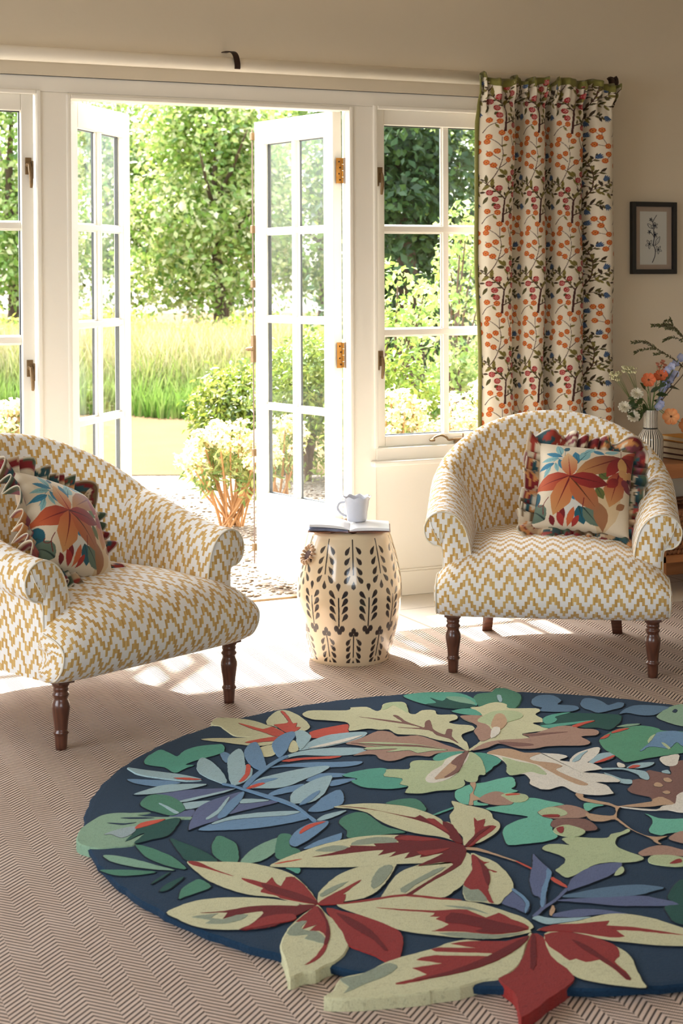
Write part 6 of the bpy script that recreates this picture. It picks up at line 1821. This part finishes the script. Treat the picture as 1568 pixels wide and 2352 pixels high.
def blades(n, pos, hgt, wid, cols, lean=0.25, seed=1):
    """curved tapering blades: 3 segments each"""
    rg = np.random.default_rng(seed)
    an = rg.uniform(0, 2 * PI, n); la = rg.uniform(0, 2 * PI, n); ll = rg.uniform(0, lean, n) * hgt
    V = np.zeros((n, 7, 3)); C = np.zeros((n, 7, 3))
    for k, t in enumerate((0, .4, .75, 1)):
        cx_ = pos[:, 0] + np.cos(la) * ll * t * t; cy_ = pos[:, 1] + np.sin(la) * ll * t * t; cz_ = pos[:, 2] + hgt * t
        w = wid * (1 - t * 0.75) / 2
        if k < 3:
            for s, q in ((-1, 0), (1, 1)):
                V[:, k * 2 + q] = np.stack([cx_ + s * w * np.cos(an), cy_ + s * w * np.sin(an), cz_], 1)
                C[:, k * 2 + q] = cols[0] * (1 - t) + cols[1] * t
        else:
            V[:, 6] = np.stack([cx_, cy_, cz_], 1); C[:, 6] = cols[1]
    b = (np.arange(n) * 7)[:, None]
    tri = np.array([(0, 1, 3), (0, 3, 2), (2, 3, 5), (2, 5, 4), (4, 5, 6)])
    F = (tri[None] + b[:, :, None]).reshape(-1, 3)
    return V.reshape(-1, 3), F, C.reshape(-1, 3)

def leaf_cloud(centres, radii, n, size, cols, seed, zmin=0.0, shell=0.5, flat=0.0, up=0.0, aspect=0.55, clumps=None, csize=0.25):
    """leaves as folded rhombi scattered through a union of ellipsoids, gathered in clumps"""
    rg = np.random.default_rng(seed)
    centres = np.array(centres, float); radii = np.array(radii, float)
    vol = radii.prod(1) ** (2 / 3); which = rg.choice(len(centres), clumps or n, p=vol / vol.sum())
    d = rg.normal(size=(len(which), 3)); d /= np.linalg.norm(d, axis=1)[:, None]
    r = rg.uniform(shell, 1.0, len(which)) ** 0.6
    P = centres[which] + d * radii[which] * r[:, None]
    if clumps:
        k = rg.integers(0, clumps, n); nd = d[k]; q = rg.normal(size=(n, 3)) * csize; q[:, 2] *= 0.6
        shade_k = rg.uniform(0, 1, clumps)[k]
        P = P[k] + q
    else: nd = d; shade_k = rg.uniform(0, 1, n)
    keep = P[:, 2] > zmin; P, nd, shade_k = P[keep], nd[keep], shade_k[keep]; n = len(P)
    nrm = nd * 0.5 + rg.normal(size=(n, 3)) * 0.6 + np.array([0, 0, up]); nrm /= np.linalg.norm(nrm, axis=1)[:, None]
    t = rg.normal(size=(n, 3)); t -= (t * nrm).sum(1)[:, None] * nrm; t /= np.linalg.norm(t, axis=1)[:, None]
    s = np.cross(nrm, t); L = size * rg.uniform(.6, 1.3, n)
    V = np.zeros((n, 4, 3))
    V[:, 0] = P; V[:, 1] = P + (t * 0.5 + s * aspect / 2) * L[:, None] + nrm * (L * 0.12)[:, None]; V[:, 2] = P + t * L[:, None]; V[:, 3] = P + (t * 0.5 - s * aspect / 2) * L[:, None] + nrm * (L * 0.12)[:, None]
    F = np.array([(0, 1, 2), (0, 2, 3)])[None] + (np.arange(n) * 4)[:, None, None]
    cols = np.array(cols); ci = np.clip((shade_k * 0.6 + rg.uniform(0, .4, n)) * len(cols), 0, len(cols) - 1e-3).astype(int)
    C = np.repeat(cols[ci], 4, 0)
    return V.reshape(-1, 3), F.reshape(-1, 3), C

def tree(name, px, d, h, w, n, cols, label, seed, size=0.13, mat='leaf', low=0.15, clumps=260, group='trees beyond the meadow', cs=0.26, cat='tree'):
    c = G(px, d); rg = np.random.default_rng(seed)
    root = empty(name, c, 0, label, cat, group)
    cen, rad = [(0, 0, h * 0.52)], [(w * 0.75, w * 0.75, h * 0.44)]
    for k in range(13):
        z = rg.uniform(low + 0.1, 0.88) * h; q = w * (0.95 - 0.55 * (z / h) ** 2); a_ = rg.uniform(0, 2 * PI)
        cen.append((math.cos(a_) * q * 0.55, math.sin(a_) * q * 0.55, z)); rr = w * rg.uniform(.30, .48); rad.append((rr, rr, rr * 0.85))
    V, F, C = leaf_cloud(cen, rad, n, size, cols, seed, h * low * 0.3, 0.55, clumps=clumps, csize=cs, up=0.35)
    fast_mesh('crown', V, F, C, M[mat], root)
    b = MB(); b.tube(catmull([(0, 0, -0.05), (0.05, 0.02, h * 0.2), (-0.04, 0.05, h * 0.5), (0.02, 0, h * 0.82)], 4), [0.16 * (1 - 0.07 * k) * h / 5 for k in range(13)], 8)
    for k in range(7):
        a_ = rg.uniform(0, 2 * PI); z = h * rg.uniform(.2, .6)
        b.tube(catmull([(0, 0, z), (math.cos(a_) * w * .3, math.sin(a_) * w * .3, z + h * .08), (math.cos(a_) * w * .7, math.sin(a_) * w * .7, z + h * .22)], 3), [.06, .05, .045, .04, .03, .02, .01], 6)
    b.build('trunk', M['bark'], root, smooth=True)
    return root
MIDG = [S(50, 82, 34), S(80, 118, 44), S(110, 150, 58), S(140, 174, 74), S(172, 196, 104), S(206, 212, 140), S(228, 226, 176)]
DKG = [S(30, 56, 26), S(40, 72, 32), S(56, 92, 40), S(78, 116, 52)]
LTG = [S(104, 140, 60), S(136, 168, 82), S(168, 190, 104), S(196, 208, 136), S(214, 218, 164)]
TG = MIDG[1:]
tree('broadleaf_tree', 30, 26.6, 5.2, 1.65, 11000, TG, 'round green tree seen through the casement by the photo edge', 1, clumps=240)
tree('broadleaf_tree', 500, 26.6, 4.7, 1.72, 17000, TG + LTG[1:4], 'broad bright green tree filling the middle of the open doorway', 3, clumps=330)
tree('broadleaf_tree', 275, 31.4, 6.1, 2.0, 15000, MIDG + LTG[2:], 'paler tree set back beside the free edge of the left door leaf', 2, clumps=300)
tree('broadleaf_tree', 742, 31.4, 5.6, 2.05, 13000, MIDG, 'green tree set back behind the panes of the right door leaf', 4, clumps=300)
tree('broadleaf_tree', 1010, 26.4, 5.4, 1.8, 9000, LTG, 'pale sunlit tree behind the casement side next to the curtain', 9)
tree('broadleaf_tree', -200, 31.4, 6.0, 2.0, 8000, MIDG, 'green tree furthest out beyond the casement by the photo edge', 10)
tree('broadleaf_tree', 520, 37.5, 6.2, 2.4, 9000, DKG + MIDG[:2], 'dark tree far back closing the gap behind the doorway trees', 5)
tree('dark_conifer', 935, 13.2, 4.4, 0.85, 12000, DKG, 'dark evergreen behind the upper panes of the right casement', 8, 0.09, 'needle', 0.02, clumps=240, cs=0.16)
# nearer sprigged saplings outside the right casement
for (px, d, h, w, n, lab, sd) in ((900, 9.0, 1.30, 0.22, 900, 'small sapling with yellow green leaves close outside the right casement', 21), (1035, 10.2, 1.66, 0.34, 1700, 'short sapling with yellow green leaves behind the casement glazing bar', 22)):
    c = G(px, d); r_ = empty('sapling', c, 0, lab, 'sapling', 'saplings outside the right casement'); rg = np.random.default_rng(sd)
    cen = [(rg.uniform(-w, w) * .7, rg.uniform(-w, w) * .7, rg.uniform(.35, 1) * h) for _ in range(16)]; rad = [(.17, .17, .13)] * 16
    V, F, C = leaf_cloud(cen, rad, n, 0.05, LTG[:4] + MIDG[3:], sd, 0.05, 0.2, up=0.3); fast_mesh('leaves', V, F, C, M['leaf'], r_)
    b = MB()
    for q in cen: b.tube(catmull([(0, 0, 0), (q[0] * .4, q[1] * .4, q[2] * .6), q], 4), np.linspace(.012, .004, 9), 6)
    b.build('stems', M['bark'], r_, smooth=True)

# meadow of long grass
n = 64000; rg = np.random.default_rng(31)
d = 14.9 + rg.beta(1.0, 1.6, n) * 9.2; px = rg.uniform(-750, 1550, n); k = (px - 784) / 3702 * d
edge = 0.25 * np.sin(k * 1.7) + 0.12 * np.sin(k * 5)
d = d + edge
pos = np.stack([NF[0] * d + NR[0] * k, NF[1] * d + NR[1] * k, np.full(n, -0.03)], 1)
far = sm(14.9, 16.4, d)
hg = (0.26 + 0.42 * far) * rg.uniform(.7, 1.15, n)
c0 = np.where(rg.uniform(0, 1, n)[:, None] < .6, np.array(S(84, 124, 44)), np.array(S(128, 144, 78))); tipc = np.array([S(176, 160, 112), S(160, 152, 94), S(186, 166, 132), S(138, 146, 78), S(196, 178, 152)])[rg.integers(0, 5, n)]
green_tip = np.array(S(112, 152, 58)); w_ = (1 - far)[:, None]; tipc = tipc * (1 - w_ * 0.85) + green_tip * w_ * 0.85
V, F, C = blades(n, pos, hg, rg.uniform(.012, .028, n), (c0, tipc), 0.5, 32)
GV, GF, GC = V, F, C
# with tall yellow flowering weeds along its back
n = 8200; rg = np.random.default_rng(33); d = rg.uniform(21, 24.2, n); px = rg.uniform(-700, 1500, n); k = (px - 784) / 3702 * d
zz = 0.25 + rg.beta(2, 2.2, n) * 0.75 * (0.75 + 0.35 * np.sin(k * 2.3) * np.sin(k * 0.9 + 1))
cl = np.stack([NF[0] * d + NR[0] * k, NF[1] * d + NR[1] * k, zz], 1)
V, F, C = leaf_cloud(cl, np.full((n, 3), 0.06), n, 0.085, [S(150, 176, 66), S(190, 196, 80), S(214, 206, 96), S(226, 214, 140), S(120, 156, 60)], 34, -1, 0.1, up=0.5)
sp = cl.copy(); sp[:, 2] = -0.03
V2, F2, C2 = blades(n, sp, zz + 0.03, np.full(n, 0.012), (np.tile(S(110, 140, 60), (n, 1)), np.tile(S(150, 170, 80), (n, 1))), 0.02, 35)
o = fast_mesh('meadow_grass', np.vstack([GV, V, V2]), np.vstack([GF, F + len(GV), F2 + len(GV) + len(V)]), np.vstack([GC, C, C2]), M['grass'])
tag(o, 'long meadow grass and yellow weeds gone to pale seed in front of the trees', 'grass', kind='stuff')

# shrubs near the house
def shrub(name, px, d, h, w, n, cols, label, seed, size, mat='leaf', group=None, clumps=None, cs=0.06):
    c = G(px, d); r_ = empty(name, c, 0, label, 'shrub', group); rg = np.random.default_rng(seed)
    cen, rad = [(0, 0, h * 0.48)], [(w * 0.8, w * 0.8, h * 0.5)]
    for k in range(9):
        a_ = rg.uniform(0, 2 * PI); q = w * rg.uniform(.3, .62); cen.append((math.cos(a_) * q, math.sin(a_) * q, h * rg.uniform(.25, .75))); rr = w * rg.uniform(.32, .5); rad.append((rr, rr, rr))
    V, F, C = leaf_cloud(cen, rad, n, size, cols, seed, -0.01, 0.6, clumps=clumps, csize=cs, up=0.4, aspect=0.4); fast_mesh('foliage', V, F, C, M[mat], r_)
    b = MB()
    for k in range(9):
        q = cen[k % len(cen)]; b.tube(catmull([(0, 0, -.02), (q[0] * .3, q[1] * .3, q[2] * .5), q], 3), np.linspace(.02, .008, 7), 6)
    b.build('stems', M['bark'], r_, smooth=True)
shrub('clipped_yew', 560, 11.0, 0.70, 0.42, 9000, [S(58, 84, 24), S(96, 122, 34), S(140, 156, 52), S(182, 186, 84), S(40, 62, 22)], 'rounded yew bush with yellow tips in the doorway behind the pale flowers', 41, 0.05, 'leaf', None, 420, 0.05)
shrub('hedge_shrub', 705, 10.2, 0.98, 0.50, 9000, [S(74, 104, 34), S(112, 140, 50), S(150, 168, 72), S(176, 182, 96)], 'light green shrub behind the lower panes of the right door leaf', 42, 0.045, 'leaf', None, 420, 0.05)
shrub('hedge_shrub', 905, 8.6, 0.95, 0.34, 5000, [S(110, 140, 44), S(150, 172, 62), S(190, 196, 92)], 'yellow green shrub at the foot of the right casement', 43, 0.05, 'leaf', None, 300, 0.04)
def euphorbia(px, d, h, w, nst, label, seed, nl=26, basez=-0.03, spread=1.0):
    c = G(px, d); r_ = empty('spurge_plant', c, 0, label, 'plant', 'pale flowering spurges outside'); rg = np.random.default_rng(seed)
    st = MB(); LV, LF, LC = [], [], []; off = 0; HV, HF, HC = [], [], []; hof = 0
    for k in range(nst):
        a_ = rg.uniform(0, 2 * PI); q = w * math.sqrt(rg.uniform(0.02, 1)) * spread; top = np.array([math.cos(a_) * q, math.sin(a_) * q, h * (1 - 0.38 * (q / w) ** 2) * rg.uniform(.85, 1.05)])
        P = catmull([(rg.uniform(-.05, .05), rg.uniform(-.05, .05), -.02), (top[0] * .5, top[1] * .5, top[2] * .45), tuple(top)], 5)
        st.tube([tuple(p) for p in P], np.linspace(.0065, .004, len(P)), 5)
        cl = [tuple(P[i] + rg.normal(size=3) * .008) for i in range(6, len(P) - 1)]
        V, F, C = leaf_cloud(cl, np.full((len(cl), 3), .03), nl, 0.06, [S(150, 166, 96), S(186, 190, 120), S(120, 146, 84)], seed * 100 + k, -1, .2, aspect=.25); LV.append(V); LF.append(F + off); LC.append(C); off += len(V)
        V, F, C = leaf_cloud([tuple(top + np.array([0, 0, .01]))], [(.055, .055, .045)], 60, 0.026, [S(232, 220, 178), S(240, 232, 200), S(216, 204, 140), S(244, 230, 214)], seed * 100 + k + 50, -1, .3, up=.6, aspect=.8); HV.append(V); HF.append(F + hof); HC.append(C); hof += len(V)
    st.build('stalks', M['twig'], r_, smooth=True)
    fast_mesh('leaves', np.vstack(LV), np.vstack(LF), np.vstack(LC), M['grass'], r_); fast_mesh('flower_heads', np.vstack(HV), np.vstack(HF), np.vstack(HC), M['petal'], r_)
euphorbia(528, 8.35, 0.52, 0.26, 34, 'pale cream spurge with tan stalks on the gravel in the doorway', 51)
euphorbia(640, 9.0, 0.50, 0.20, 18, 'smaller cream spurge seen through the lowest panes of the right door leaf', 52)
euphorbia(915, 7.6, 0.72, 0.20, 30, 'tall cream spurge filling the lower panes of the right casement', 53)
euphorbia(1078, 7.5, 0.76, 0.20, 30, 'cream spurge outside the casement next to the curtain edge', 54)
euphorbia(20, 8.8, 0.60, 0.28, 26, 'cream spurge outside the casement by the photo edge', 55)

# ------------------------------------------------------------------ light: midday sun through the doors, sky, and two added fill lamps
sun = bpy.data.lights.new('sun', 'SUN'); sun.energy = SUN_E; sun.angle = math.radians(1.2); sun.color = (1.0, 0.97, 0.93)
so = bpy.data.objects.new('sun', sun); COL.objects.link(so)
so.rotation_euler = Vector((-SUN_D[0], -SUN_D[1], -SUN_D[2])).to_track_quat('-Z', 'Y').to_euler()
w = bpy.data.worlds.new('world'); SC.world = w; w.use_nodes = True
nt = w.node_tree; nt.nodes.clear()
sky = nt.nodes.new('ShaderNodeTexSky'); sky.sky_type = 'NISHITA'; sky.sun_disc = False; sky.sun_elevation = math.radians(50); sky.sun_rotation = math.radians(-22); sky.air_density = 1.0; sky.dust_density = 2.5; sky.ozone_density = 1.0
bg = nt.nodes.new('ShaderNodeBackground'); bg.inputs[1].default_value = SKY_E
hs = nt.nodes.new('ShaderNodeHueSaturation'); hs.inputs['Saturation'].default_value = 0.45
wo = nt.nodes.new('ShaderNodeOutputWorld'); nt.links.new(sky.outputs[0], hs.inputs['Color']); nt.links.new(hs.outputs[0], bg.inputs[0]); nt.links.new(bg.outputs[0], wo.inputs[0])
def area(name, loc, rot, sx, sy, e, col=(1, 1, 1), portal=False):
    l = bpy.data.lights.new(name, 'AREA'); l.shape = 'RECTANGLE'; l.size = sx; l.size_y = sy; l.energy = e; l.color = col
    if portal: l.cycles.is_portal = True
    o = bpy.data.objects.new(name, l); COL.objects.link(o); o.location = loc; o.rotation_euler = rot
    return o
R90 = math.radians(90)
for (nm, x, z, sx, sz) in (('portal_doors', 2.10, 0.95, 1.11, 1.9), ('portal_right', 3.1, 1.25, 0.65, 1.32), ('portal_left', 1.11, 1.25, 0.63, 1.32), ('portal_far_left', 0.40, 1.25, 0.6, 1.32)):
    area(nm, (x, 5.80, z), (-R90, 0, 0), sx, sz, 1, portal=True)
area('fill_lamp_behind', (-0.2, Y0 - 0.02, 1.4), (R90, 0, 0), 2.7, 1.35, FILL_E, (0.94, 0.97, 1.0))  # added fill lamp, brightens the room from behind the camera

area('fill_lamp_left', (X0 - 0.10, 2.9, 1.4), (R90, 0, -R90), 2.9, 1.55, FILL_L, (0.95, 0.975, 1.0))  # added fill lamp out of view, gives side light from the left

# ------------------------------------------------------------------ view
vs = SC.view_settings
vs.view_transform = 'Standard'; vs.look = 'None'; vs.gamma = 1.0; vs.exposure = EXPO; vs.use_curve_mapping = False
SC.display_settings.display_device = 'sRGB'
cy = SC.cycles
cy.use_denoising = True
try: cy.denoiser = 'OPENIMAGEDENOISE'
except Exception: pass
cy.max_bounces = 10; cy.diffuse_bounces = 5; cy.glossy_bounces = 4; cy.transmission_bounces = 6; cy.transparent_max_bounces = 16
cy.sample_clamp_indirect = 6.0; cy.caustics_reflective = False; cy.caustics_refractive = False
cy.use_adaptive_sampling = True; cy.adaptive_threshold = 0.02

# cushions are set into the chairs last
place_cushion(cu, chair, 0.105, 0.315, 0.545, math.radians(3), math.radians(-35), math.radians(7))
place_cushion(cu2, chair2, -0.085, 0.27, 0.535, math.radians(22), math.radians(-34), math.radians(24))
